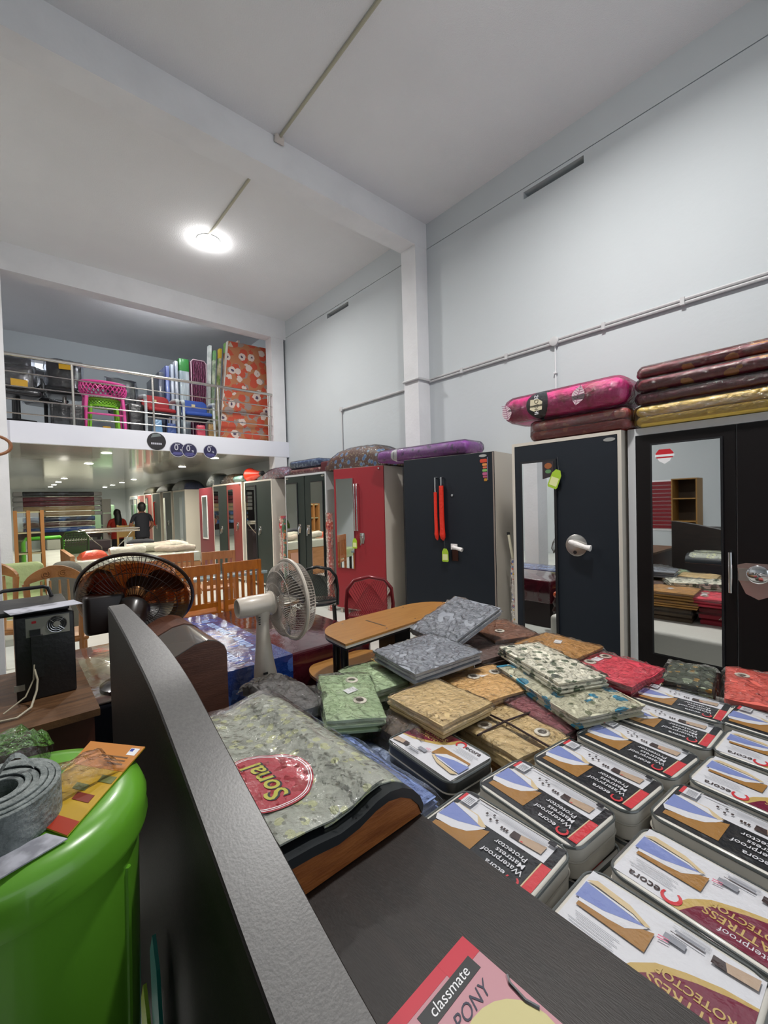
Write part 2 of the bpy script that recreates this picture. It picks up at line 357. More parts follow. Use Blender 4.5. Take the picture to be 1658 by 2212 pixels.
def lever(parent, y, z, kind):
    if kind == 'round':
        p = MB().at((-.001, y, z), ry=-PI/2).lathe([(.085, 0), (.085, .003), (.08, .005)], 32).build('lock_plate', steel, parent, True)
        MB().at((-.006, y+.01, z-.055), ry=-PI/2).lathe([(.014, 0), (.014, .003), (.004, .003)], 16).build('keyhole', black_trim, p, True)
        MB().tube([(-.005, y+.03, z+.03), (-.045, y+.03, z+.03), (-.05, y-.02, z+.015), (-.052, y-.09, z-.005), (-.05, y-.13, z-.012)], [.013, .016, .021, .017, .024], 10).build('lever', white_wrap, p, True)
    elif kind == 'rect':
        p = MB().box(-.004, 0, y-.035, y+.035, z-.13, z+.01).build('lock_plate', mat('copper_brown_plate', '#4a2c22', .35, .6), parent)
        MB().box(-.012, -.004, y-.03, y+.045, z-.01, z+.05).build('lever_boss', white_wrap, p)
        MB().tube([(-.01, y+.02, z+.02), (-.045, y, z+.02), (-.05, y-.06, z+.008), (-.05, y-.11, z-.005)], [.012, .017, .018, .022], 10).build('lever', white_wrap, p, True)
    elif kind == 'shield':
        b = MB().prism([(y-.1, z+.09), (y-.06, z+.105), (y+.06, z+.105), (y+.1, z+.09), (y+.095, z), (y+.06, z-.085), (y, z-.115), (y-.06, z-.085), (y-.095, z)], -.006, 0, 'x')
        p = b.build('lock_plate', mat('rose_steel', (.62, .45, .42), .25, .9), parent)
        MB().box(-.010, -.006, y-.095, y+.095, z-.005, z+.07).build('plate_band', steel, p)
        MB().at((-.01, y, z+.04), ry=-PI/2).lathe([(.055, 0), (.055, .012), (.045, .02), (.0, .022)], 24).build('knob', chrome, p, True)
        MB().tube([(-.02, y, z+.04), (-.05, y-.02, z+.04), (-.05, y-.13, z+.03)], .013, 10).build('lever', chrome, p, True)
    else:
        p = MB().prism([(y-.035, z+.06), (y+.035, z+.06), (y+.04, z), (y+.025, z-.08), (y-.025, z-.08), (y-.04, z)], -.005, 0, 'x').build('lock_plate', steel, parent)
        MB().at((-.005, y, z+.02), ry=-PI/2).lathe([(.03, 0), (.03, .012), (.001, .016)], 20).build('knob', chrome, p, True)
        MB().tube([(-.018, y, z+.02), (-.03, y, z-.02), (-.03, y+.01, z-.10)], [.012, .011, .008], 8).build('lever', chrome, p, True)
def wardrobe(label, near, deg, wdt, doors, body=cream_steel, frame=None, fr=.022, H=1.98, D=.46, trim=None, open_front=False, group=None):
    t = thing('steel_wardrobe', label, 'wardrobe', (near[0], near[1], 0), math.radians(deg), group)
    f = fr if frame else 0
    x0 = .022
    b = MB().box(x0, D, 0, wdt, .06, H)
    for y in (.03, wdt-.07): b.box(.04, .08, y, y+.04, 0, .06).box(D-.08, D-.04, y, y+.04, 0, .06)
    if frame: b.box(0, x0, 0, f, .06, H).box(0, x0, wdt-f, wdt, .06, H).box(0, x0, f, wdt-f, H-f, H).box(0, x0, f, wdt-f, .06, .06+f)
    b.build('carcass', frame or body, t)
    if trim: MB().box(-.002, 0, .0, .014, .08, H-.01).build('edge_strip', trim, t)
    for d in doors:
        y0 = d.get('y0', f+.002); y1 = d.get('y1', wdt-f-.002)
        do = MB().box(0.0 if frame else .002, x0-.002, y0, y1, .08, H-f-.004 if frame else H-.004).build('door', d['m'], t)
        if 'mirror' in d:
            a, c, z0, z1 = d['mirror']; mf = d.get('mframe', black_trim); k = d.get('mk', .02)
            if mf: MB().box(-.012, 0, a-k, c+k, z0-k, z1+k).build('mirror_frame', mf, do)
            mr = MB().box(-.016, -.002, a, c, z0, z1).build('mirror', mirror_m, do)
        if 'lever' in d: lever(do, *d['lever'])
        if 'bar' in d:
            for (y, za, zb, m, r) in d['bar']:
                MB().tube([(0, y, zb), (-.035, y, zb), (-.035, y, za), (0, y, za)], r, 10).build('pull_bar', m, do, True)
        if 'badge' in d:
            y, z = d['badge']; MB().at((-.001, y, z), ry=-PI/2).add([(.014*math.sin(2*PI*i/24), .042*math.cos(2*PI*i/24), .002) for i in range(24)], [tuple(range(24))]).build('maker_badge', steel, do)
        if 'stud' in d: MB().at((0, d['stud'][0], d['stud'][1]), ry=-PI/2).lathe([(.014, 0), (.012, .008), (.001, .010)], 14).build('lock_stud', chrome, do, True)
        if 'tag' in d: key_tag(do, *d['tag'])
    return t
R = lambda k: math.radians(k)
w3 = wardrobe('brown-black two-door wardrobe with pale frame, mirror, shield lock and chrome pull', (3.40, -.05), 0, 1.243,
    [dict(m=brown_door, y0=.63, y1=1.19, mirror=(.703, 1.084, .40, 1.85), mframe=black_trim, mk=.012, bar=[(.655, .885, 1.135, chrome, .011)]),
     dict(m=brown_door, y0=.05, y1=.622, lever=(.525, .968, 'shield'))], frame=grey_steel, fr=.05)
# round red and white sticker on the mirror of that wardrobe
stk = MB()
stk.mat(0).prism([(1.055+.0, 1.755), (1.06, 1.79), (1.04, 1.815), (.975, 1.815), (.955, 1.79), (.96, 1.755)], -.018, -.0165, 'x')
stk.mat(1).prism([(1.065, 1.765), (1.065, 1.78), (.95, 1.78), (.95, 1.765)], -.019, -.018, 'x').prism([(1.05, 1.755), (.965, 1.755), (.975, 1.735), (1.0075, 1.715), (1.04, 1.735)], -.018, -.0165, 'x')
stk.build('mirror_sticker', [red_print, white_print], [c for c in w3.children if c.name.startswith('door')][0])
w2 = wardrobe('navy-black wardrobe with cream frame, narrow mirror, round lock plate and lime price tag', (3.34, 1.215), 0, .893,
    [dict(m=navy_door, mirror=(.505, .787, .30, 1.80), mframe=black_trim, mk=.018, lever=(.336, 1.128, 'round'), badge=(.081, 1.921), tag=(.455, 1.735, R(22), -.03, 1.35))], frame=cream_steel, fr=.026)
d2 = [c for c in w2.children if c.name.startswith('door')][0]
b = MB().prism([(.60, 1.80), (.505, 1.80), (.505, 1.68), (.60, 1.66)], -.018, -.0165, 'x'); st = b.build('mirror_poster', mat('dark_poster', (.03, .02, .025), .4), d2)
MB().at((-.0185, .55, 1.765), ry=-PI/2).add([(.024*math.sin(2*PI*i/16), .032*math.cos(2*PI*i/16), 0) for i in range(16)], [tuple(range(16))]).build('poster_picture', mat('poster_orange', '#9a5a30', .4), st)
MB().at((-.0187, .55, 1.72), ry=-PI/2).add([(.016*math.sin(2*PI*i/16), .026*math.cos(2*PI*i/16), 0) for i in range(16)], [tuple(range(16))]).build('poster_picture', mat('poster_green', '#5f8a5c', .4), st)
wb = wardrobe('navy-black wardrobe with two red-sleeved pull bars and a rainbow sticker in its corner', (3.6, 2.475), 9.5, 1.10,
    [dict(m=navy_door, lever=(.452, 1.0, 'rect'), badge=(.114, 1.943), bar=[(.66, 1.12, 1.755, chrome, .011), (.585, 1.12, 1.755, chrome, .011)], stud=(.472, 1.559), tag=(.548, 1.01, 0, -.045, 1.25))], trim=mat('door_edge_pale', '#8d8078', .4))
db = [c for c in wb.children if c.name.startswith('door')][0]
for y, zt, r in ((.66, 1.60, .017), (.585, 1.665, .024)):
    MB().tube([(-.035, y, zt), (-.035, y, 1.35), (-.035, y-.004, 1.2), (-.04, y-.006, 1.15), (-.038, y-.012, 1.11), (-.036, y-.016, 1.085)], [r, r*1.05, r*1.12, r*1.3, r*1.1, r*.35], 12).build('red_sleeve', red_sleeve, db, True)
# rainbow lettering strip down the corner of the door
zz = 1.912
for k, (col, hh, wd) in enumerate((('#c8452e', .040, .075), ('#d98c4a', .028, .05), ('#cf6a4a', .022, .045), ('#7fae62', .028, .05), ('#b65a86', .030, .05), ('#b0536a', .022, .045), ('#b8842c', .030, .034))):
    MB().at((-.001, .072+wd/2, zz-hh/2)).prism([(-wd/2, -hh*.35), (-wd*.35, -hh*.45), (wd*.4, -hh*.45), (wd/2, -hh*.2), (wd/2, hh*.2), (wd*.4, hh*.45), (-wd*.35, hh*.45), (-wd/2, hh*.35)], -.0012, 0, 'x').build('sticker_shape', mat('sticker_'+col, col, .4), db)
    zz -= hh+.004
MB().prism([(.062, 1.925), (.07, 1.925), (.07, 1.70), (.062, 1.70)], -.001, 0, 'x').build('sticker_backing', mat('sticker_lilac', '#77718c', .4), db)
wr_ = wardrobe('bright red wardrobe with tall narrow mirror and double pull bar', (3.6, 4.125), 14, .835,
    [dict(m=red_door, mirror=(.49, .785, .63, 1.84), mframe=None, bar=[(.455, 1.14, 1.76, chrome, .01), (.415, 1.14, 1.76, chrome, .01)], lever=(.36, 1.05, 'plate'), stud=(.068, 1.945), tag=(.456, 1.05, 0, -.045, 1.2))])
wardrobe('charcoal double-door wardrobe with a narrow mirror on each door', (3.5, 5.28), 4, 1.09,
    [dict(m=green_door, y0=.03, y1=.535, mirror=(.08, .365, .45, 1.84), lever=(.46, 1.13, 'plate'), badge=(.075, 1.925), mk=.015),
     dict(m=green_door, y0=.555, y1=1.06, mirror=(.745, 1.035, .45, 1.84), lever=(.694, 1.14, 'plate'), badge=(1.02, 1.925), mk=.015)], frame=grey_steel, fr=.028, D=.42)
wardrobe('green-black single-door wardrobe with wide pale side and long mirror', (3.52, 7.03), 3, 1.05,
    [dict(m=green_door, mirror=(.60, .94, .4, 1.86), lever=(.451, 1.067, 'plate'), mk=.03)], frame=cream_steel, fr=.03, D=.5)
wardrobe('two-door wardrobe, one door charcoal and one dull red, each with mirror', (3.44, 8.14), 2, 1.42,
    [dict(m=dull_red_door, y0=.03, y1=.70, mirror=(.37, .60, .5, 1.85), lever=(.20, 1.13, 'plate'), mframe=None, stud=(.08, 1.93)),
     dict(m=green_door, y0=.725, y1=1.39, mirror=(1.10, 1.34, .5, 1.86), lever=(.98, 1.04, 'plate'), mframe=None)], frame=cream_steel, fr=.03)
wardrobe('maroon wardrobe with pale framed panel between the two-tone and the grey wardrobes', (3.48, 9.75), 0, 1.0,
    [dict(m=maroon_door, mirror=(.45, .75, .8, 1.75), mframe=white_print, mk=.03)], H=1.96)
wardrobe('light grey glazed wardrobe with white side and a blue bundle on top', (3.44, 11.7), 0, 1.05,
    [dict(m=lgrey_door, mirror=(.2, .45, .5, 1.8), mframe=None), ], frame=cream_steel, fr=.04)
wardrobe('charcoal wardrobe with pale upright edge beyond the light grey one', (3.44, 12.95), 0, .85, [dict(m=green_door, mirror=(.6, .75, .6, 1.8), mframe=white_print, lever=(.3, 1.1, 'plate'))], frame=cream_steel)
wardrobe('green-black wardrobe with red-sleeved bar farther along the row', (3.44, 14.1), 0, .9, [dict(m=green_door, bar=[(.6, 1.0, 1.7, red_sleeve, .02)], lever=(.45, .95, 'plate'))], frame=cream_steel)
wardrobe('dull red wardrobe with mirror far down the row', (3.44, 15.1), 0, .9, [dict(m=dull_red_door, mirror=(.5, .75, .7, 1.85))], frame=cream_steel)
wardrobe('rosy red wardrobe with mirror, next but one to the far end', (3.44, 16.1), 0, .9, [dict(m=mat('rose_door', '#9a5a55', .4), mirror=(.5, .75, .7, 1.85), mframe=None)], frame=cream_steel)
wardrobe('grey mirrored wardrobe at the far end of the row', (3.44, 17.1), 0, 1.2, [dict(m=lgrey_door, y0=.03, y1=.58, mirror=(.1, .5, .4, 1.85)), dict(m=lgrey_door, y0=.62, y1=1.17, mirror=(.7, 1.1, .4, 1.85))], frame=cream_steel)
# ---------------------------------------------------------------- bundles lying on top of the wardrobes
wrap = film('clear_wrap', (1, 1, 1), .04, .12, (35, 1.0))
def bundle(label, loc, rz, sx, sy, sz, m, name='folded_mattress', cat='mattress', rc=.05, re=.04, n=1, wrapped=True, tilt=0):
    """folded mattress in clear wrapping: n layers over one another"""
    t = thing(name, label, cat, loc, rz, None, rot=(tilt, 0, rz))
    h = sz/n
    for k in range(n):
        b = MB().at((0, 0, k*h)); b.slab(sx, sy, h*.985, rc, min(re, h*.48), 5, 4); b.build('fold', m, t, True)
    if wrapped:
        b = MB(); b.slab(sx+.012, sy+.03, sz+.008, rc+.01, min(re, sz*.45), 6, 4)
        rnd = random.Random(label); b.v = [(x+rnd.uniform(-.004, .004), y+rnd.uniform(-.006, .006), max(.001, z+rnd.uniform(-.003, .003))) for x, y, z in b.v]
        b.build('plastic_wrap', wrap, t, 'all')
    return t
pink = mat('pink_velour', '#e8268f', .55, coat=.3, bump=(30, .25), var=(7, '#b01257', .45, .62))
maroon_leaf = pattern('maroon_leaf_cloth', '#7a1428', [(9, '#b8742c', .2, 3.1)], .5, .4, (25, .25))
red_leaf = pattern('red_leaf_cloth', '#a01c1e', [(10, '#b85038', .22, 1.7)], .5, .4, (25, .25))
yellow_cloth = mat('yellow_quilt', '#d2b04a', .6, bump=(18, .4), var=(3, '#c8a23e', .4, .7))
maroon_plain = mat('maroon_cloth', '#6e1430', .4, coat=.6, bump=(40, .5))
bundle('red-brown leaf-patterned folded mattress on the cream-framed wardrobe under the pink roll', (3.56, 1.545, 1.985), 0, .46, .76, .158, red_leaf, n=2)
bp = bundle('bright pink rolled mattress with navy paper band and white leaves', (3.50, 1.67, 2.16), 0, .44, 1.0, .215, pink, rc=.1, re=.11)
MB().at((0, .16, -.002)).slab(.446, .19, .23, .005, .11, 3, 6).build('paper_band', mat('navy_band', '#15192c', .4), bp, True)
v, f = text_geo('SIDDHI', .05, align='CENTER')
MB().at((-.2245, .16, .105)).add([(0, b_, -a_) for a_, b_, c_ in v], [q[::-1] for q in f]).build('band_lettering', white_print, bp)
MB().at((-.2235, .165, .105)).prism([(-.055, .02), (-.02, .045), (.05, .05), (.055, -.03), (.02, -.05), (-.05, -.045)], -.001, 0, 'x').build('band_emblem', mat('band_cream', '#c9c0a4', .5), bp)
for y, z, s, a in ((-.18, .115, .075, .3), (.44, .09, .07, -.2)):
    b = MB(); n = 14; out = []
    for i in range(n+1):
        q = i/n; out.append((s*.75*math.sin(PI*q)*(1-.25*q), s*(q*2-1)))
    lf = [(a_, c_) for a_, c_ in out] + [(-a_, c_) for a_, c_ in out[::-1][1:-1]]
    b.at((-.222, y, z), rx=a).prism(lf, -.002, 0, 'x'); b.build('leaf_print', mat('leaf_white', '#cdb9bf', .5), bp)
    b = MB().at((-.225, y, z), rx=a).box(-.0005, 0, -.002, .002, -s, s)
    for i in range(-3, 4):
        for sg in (-1, 1): b.add([(0, 0, i*s*.25), (0, sg*s*.5, i*s*.25+s*.22), (0, sg*s*.5, i*s*.25+s*.22+.004), (0, 0, i*s*.25+.004)], [(0, 1, 2, 3)])
    b.build('leaf_vein', mat('leaf_vein', '#9a5f7d', .5), bp)
bundle('yellow quilted folded mattress with maroon stains on the brown-black wardrobe', (3.62, .52, 1.985), 0, .54, 1.22, .14, pattern('yellow_quilt_spots', '#e6c558', [(4, '#8a4a1e', .13, .8)], .6, .3, (18, .4)), n=2)
bundle('dark maroon folded mattress lying on the yellow one', (3.62, .52, 2.138), 0, .55, 1.20, .075, maroon_plain)
bundle('wine-red mattress with gold leaf sprays, lower of the matching pair on the brown-black wardrobe', (3.60, .50, 2.226), 0, .56, 1.22, .08, maroon_leaf, rc=.05)
bundle('wine-red mattress with gold leaf sprays, upper of the matching pair on the brown-black wardrobe', (3.62, .50, 2.319), 0, .54, 1.22, .075, maroon_leaf)
purple = mat('purple_satin', '#9a3fae', .45, coat=.3, bump=(28, .3), var=(12, '#4f2260', .55, .66))
pp = bundle('purple rolled mattress with white paper band on the rainbow-sticker wardrobe', (3.66, 3.42, 1.985), R(5), .36, 1.30, .145, purple, rc=.06, re=.065, tilt=R(0))
MB().at((0, .35, -.001)).slab(.366, .1, .149, .005, .065, 3, 5).build('paper_band', white_print, pp, True)
v, f = text_geo('SIDDHI', .028, align='CENTER')
MB().at((-.1845, .35, .07)).add([(0, b_, -a_) for a_, b_, c_ in v], [q[::-1] for q in f]).build('band_lettering', ink, pp)
def pouch(label, loc, rz, sx, sy, sz, m, seed=1, name='bedding_pouch', cat='bedding'):
    t = thing(name, label, cat, loc, rz)
    b = MB(); b.pillow(sx, sy, sz, 16, 20, .012, 9, seed, 3.2, .22); b.build('bedding', m, t, True)
    b = MB(); b.pillow(sx+.02, sy+.03, sz+.012, 22, 26, .010, 26, seed+.4, 3.2, .2); b.build('plastic_bag', wrap, t)
    return t
brown_floral = pattern('brown_floral_quilt', '#6b4030', [(26, '#a08c66', .16, .3), (11, '#93a8c4', .2, 2.2, '#5a88c8', .13)], .6, .3, (30, .3))
pouch('brown quilt with blue flowers in a clear pouch on the red wardrobe', (3.78, 4.70, 1.985), R(6), .44, 1.18, .30, brown_floral, 2)
pouch('pink and blue mottled pillow bundle between the charcoal and green-black wardrobes', (3.80, 7.12, 1.985), 0, .4, .9, .2, pattern('mottled_bundle', '#7a5a72', [(30, '#b4455e', .2, 1), (22, '#aeb4cc', .17, 5)], .5, .4, (40, .5)), 5)
bl = bundle('blue checked folded quilt over a red one on the charcoal double-door wardrobe', (3.74, 5.98, 1.985), R(4), .40, .84, .09, mat('red_quilt', '#74222c', .5, coat=.5, bump=(40, .5), var=(18, '#a87a6a', .55, .6)), name='folded_quilt', cat='quilt')
bundle('blue speckled folded quilt, top one on the charcoal double-door wardrobe', (3.74, 6.0, 2.09), R(4), .38, .8, .12, mat('blue_quilt', '#34507e', .5, coat=.5, bump=(40, .5), var=(20, '#7a93b4', .5, .6)), name='folded_quilt', cat='quilt')
tag(MB().at((3.74, 5.43, 1.985)).slab(.34, .2, .16, .03, .03).build('dark_red_box', mat('dark_red_box', '#4a1018', .5), None, True), 'dark red carton behind the blue quilt next to the flowered pouch', 'box')
# red plastic funnel basket lying on its side
t = thing('red_basket', 'red plastic funnel-shaped basket lying on the green-black wardrobe', 'basket', (3.66, 8.02, 1.985))
b = MB().at((0, .18, .135), rx=PI/2)
prof = [(.135, 0), (.125, .02), (.09, .2), (.05, .38), (.045, .46)]
b.rings([[(r*math.cos(a)*1.0, max(-.134, r*math.sin(a)), z) for a in [2*PI*i/24 for i in range(24)]] for r, z in prof], False, True)
b.build('bowl', mat('red_plastic', '#d8301a', .35, coat=.3), t, True)
MB().at((0, .19, .135), rx=PI/2).lathe([(.142, 0), (.142, .012), (.128, .012), (.128, 0)], 24, False, False).build('rim', mat('red_plastic', '#d8301a'), t, True)
MB().at((0, -.30, .135), rx=PI/2).lathe([(.05, 0), (.05, .06), (.03, .07)], 16).build('collar', black_trim, t, True)
bundle('pale blue soft bundle beside the red basket on the two-tone wardrobe', (3.66, 8.47, 1.99), 0, .36, .42, .13, mat('pale_teal_cloth', '#8fb3ac', .6, coat=.4), name='cloth_bundle', cat='bundle', rc=.06, re=.06)
pouch('brown and gold bedding bundle with shiny wrap on the two-tone wardrobe', (3.72, 9.07, 1.99), 0, .42, .68, .2, pattern('brown_gold', '#7a5636', [(20, '#c9b79a', .2, 2)], .5, .4, (40, .5)), 7)
pouch('silver striped plastic bag of bedding at the far edge of the two-tone wardrobe', (3.6, 9.72, 1.985), 0, .4, .42, .26, mat('striped_bag', '#a9b6ba', .35, coat=.6, bump=(30, .7, 'wave'), var=(18, '#5d6b72', .5, .6, 'wave')), 9)
pouch('dark blue round bedding bundle on the light grey wardrobe', (3.7, 12.3, 1.985), 0, .5, 1.1, .26, mat('navy_bedding', '#14285a', .55, coat=.4, bump=(30, .4)), 11)
pouch('black plastic-wrapped bundle on the far charcoal wardrobe', (3.7, 13.9, 1.985), 0, .5, 1.2, .24, mat('black_bag', (.03, .035, .03), .25, coat=.6, bump=(20, .8)), 13)
pouch('olive wrapped bundle far down the wardrobe row', (3.7, 15.6, 1.985), 0, .5, 1.2, .22, mat('olive_bag', '#4d4c38', .3, coat=.6, bump=(20, .8)), 14)
# rolls and poles standing between wardrobes
def floor_roll(label, x, y, h, r, m, lean=(0, 0)):
    t = thing('wrapped_roll', label, 'roll', (x, y, 0))
    rnd = random.Random(label); pts = []
    for k in range(9):
        q = k/8; pts.append((lean[0]*q, lean[1]*q, h*q))
    MB().tube(pts, [r*(1+.12*math.sin(k*2.1)) for k in range(9)], 14).build('roll', m, t, True)
    MB().tube(pts, [r*1.12*(1+.1*math.sin(k*3.3+1)) for k in range(9)], 9).build('plastic_wrap', wrap, t)
floor_roll('red and white carpet roll in plastic leaning by the green-black wardrobe side', 3.60, 6.78, 1.32, .075, pattern('red_roll_cloth', '#b5242b', [(14, '#d8cfd2', .14, 1), (18, '#9a3fa0', .1, 4)], .5, .5, (30, .5)))
floor_roll('green and orange printed sheet roll leaning beside the red carpet roll', 3.50, 6.55, 1.28, .05, pattern('green_roll_cloth', '#2f5a3c', [(12, '#c06a28', .2, 2), (16, '#b5242b', .14, 6)], .5, .5, (30, .5)))
floor_roll('red mottled sheet roll standing before the red wardrobe', 3.42, 5.10, 1.38, .05, pattern('red_mottled_roll', '#b04a3c', [(22, '#d59b8c', .2, 2), (18, '#7a1f2c', .15, 6)], .5, .5, (30, .5)))
floor_roll('thin printed sheet roll with comic colours beside the cream-framed wardrobe', 3.50, 2.21, .95, .028, pattern('comic_roll_cloth', '#c9bdb4', [(24, '#3a58a0', .18, 2), (26, '#c2452e', .15, 6), (22, '#d8b24a', .12, 9)], .5, .5, (30, .5)))
t = thing('walking_stick', 'pale wooden pole with black tip leaning against the wardrobe side', 'pole', (3.62, 2.28, 0))
MB().tube([(0, -.02, 0), (.0, 0, .85), (.05, .09, 1.16)], .013, 10).build('shaft', mat('pale_pole', '#c9c4ae', .5), t, True)
MB().tube([(.05, .09, 1.155), (.053, .095, 1.18)], .015, 10).build('tip', black_trim, t, True)
# ================================================================ the bed in front with its headboard, and the wares on it
dark_wood = mat('dark_brown_laminate', '#211814', .5, bump=(60, .12), var=(5, '#150f0c', .35, .7), stretch=(8, 1, 8))
rail_m = mat('grey_rail_laminate', '#555352', .38, bump=(200, .03), var=(120, '#605e5c', .35, .7))
orange_wood = mat('orange_wood', '#a4602a', .5, bump=(40, .15), var=(9, '#854618', .4, .7), stretch=(1, 1, 5))
strip_m = mat('charcoal_edge', '#23272a', .4)
BED = .41
bed = thing('double_bed', 'dark brown double bed with an arched headboard, covered in packed bedding wares', 'bed', (0, 0, 0))
prof = [(-.6, .60), (.40, .735), (.55, .789), (.644, .83), (.766, .886), (.889, .942), (1.038, 1.005), (1.161, 1.053), (1.293, 1.083), (1.471, 1.123), (1.733, 1.168), (1.76, 1.165)]
xr = [(-.6, .39), (.40, .375), (.64, .365), (.80, .355), (1.0, .346), (1.35, .34), (1.5, .325), (1.76, .302)]
def smooth_tab(tab, x, w=.10): return sum(interp(tab, x+w*(k-4)/4)*(1, 2, 4, 6, 7, 6, 4, 2, 1)[k] for k in range(9))/33
N = 60; rings = []
for k in range(N+1):
    y = -.6+2.36*k/N; z = smooth_tab(prof, y); x1 = smooth_tab(xr, y)
    rings.append([(.25, y, 0), (x1, y, 0), (x1, y, z-.004), (x1-.004, y, z), (.254, y, z), (.25, y, z-.004)])
b = MB(); b.rings(rings); hb = b.build('headboard', dark_wood, bed, True)
# lighter grey top edge of the headboard (thin capping strip)
rings = []
for k in range(N+1):
    y = -.6+2.36*k/N; z = smooth_tab(prof, y); x1 = smooth_tab(xr, y)
    rings.append([(.2535, y, z), (x1-.0035, y, z), (x1-.0035, y, z+.0012), (.2535, y, z+.0012)])
b = MB(); b.rings(rings); b.build('capping', rail_m, hb, True)
MB().box(.40, .772, -.6, .79, .02, .70).build('storage_box', dark_wood, bed)
wav = [(.385, .775), (.45, .771), (.516, .762), (.572, .768), (.621, .783), (.66, .787), (.70, .778), (.735, .758), (.76, .73), (.772, .702)]
def wave_prism(y0, y1, dz0, dz1, pts=wav):
    poly = [(x, z+dz1) for x, z in pts]; low = [(x, (z+dz0) if dz0 is not None else .702) for x, z in pts[::-1]]
    return poly + low
b = MB(); b.prism([(x, z) for x, z in wav] + [(.385, .702)], .772, 1.50, 'y'); b.build('wave_block', orange_wood, bed)
wp = [(x, z+.001) for x, z in wav] + [(x+.006, z+.022) for x, z in wav[::-1]]
b = MB(); b.prism(wp, .768, 1.50, 'y'); b.build('wave_top', strip_m, bed, True)
MB().box(.385, .772, .80, 1.50, .02, .70).build('storage_box', dark_wood, bed)
b = MB().at((1.84, .85, .12)); b.slab(2.06, 2.35, BED-.12, .04, .03); b.build('mattress', mat('mattress_cover', '#b9b7b0', .7, bump=(30, .2)), bed, True)
b = MB().box(.80, 2.86, -.32, 2.02, .03, .12); b.build('bed_frame', dark_wood, bed)
# bedside cabinet with the same wave-shaped top
brownlam = mat('reddish_brown_laminate', '#5d3a2c', .45, bump=(50, .1), var=(6, '#4a2c21', .35, .7), stretch=(1, 1, 6))
cab = thing('bedside_cabinet', 'reddish-brown bedside cabinet with wave-shaped top, its sheen painted grey, past the headboard end', 'cabinet', (0, 0, 0))
cw = [(.40, .79), (.47, .80), (.55, .83), (.63, .865), (.69, .872), (.735, .857), (.765, .83), (.775, .80)]
MB().prism([(.40, .02)] + [(.775, .02)] + cw[::-1], 2.07, 2.44, 'y').build('body', brownlam, cab)
MB().prism([(x, z+.001) for x, z in cw] + [(x, z+.006) for x, z in cw[::-1]], 2.075, 2.44, 'y').build('top_sheen', mat('sheen_grey_top', '#5b5753', .25, coat=.4), cab, True)  # grey colour stands for the reflection on the glossy brown top
MB().prism([(.40, .02)] + [(.775, .02)] + [(x, z+.012) for x, z in cw[::-1]], 2.441, 2.70, 'y').build('rear_panel', brownlam, cab)
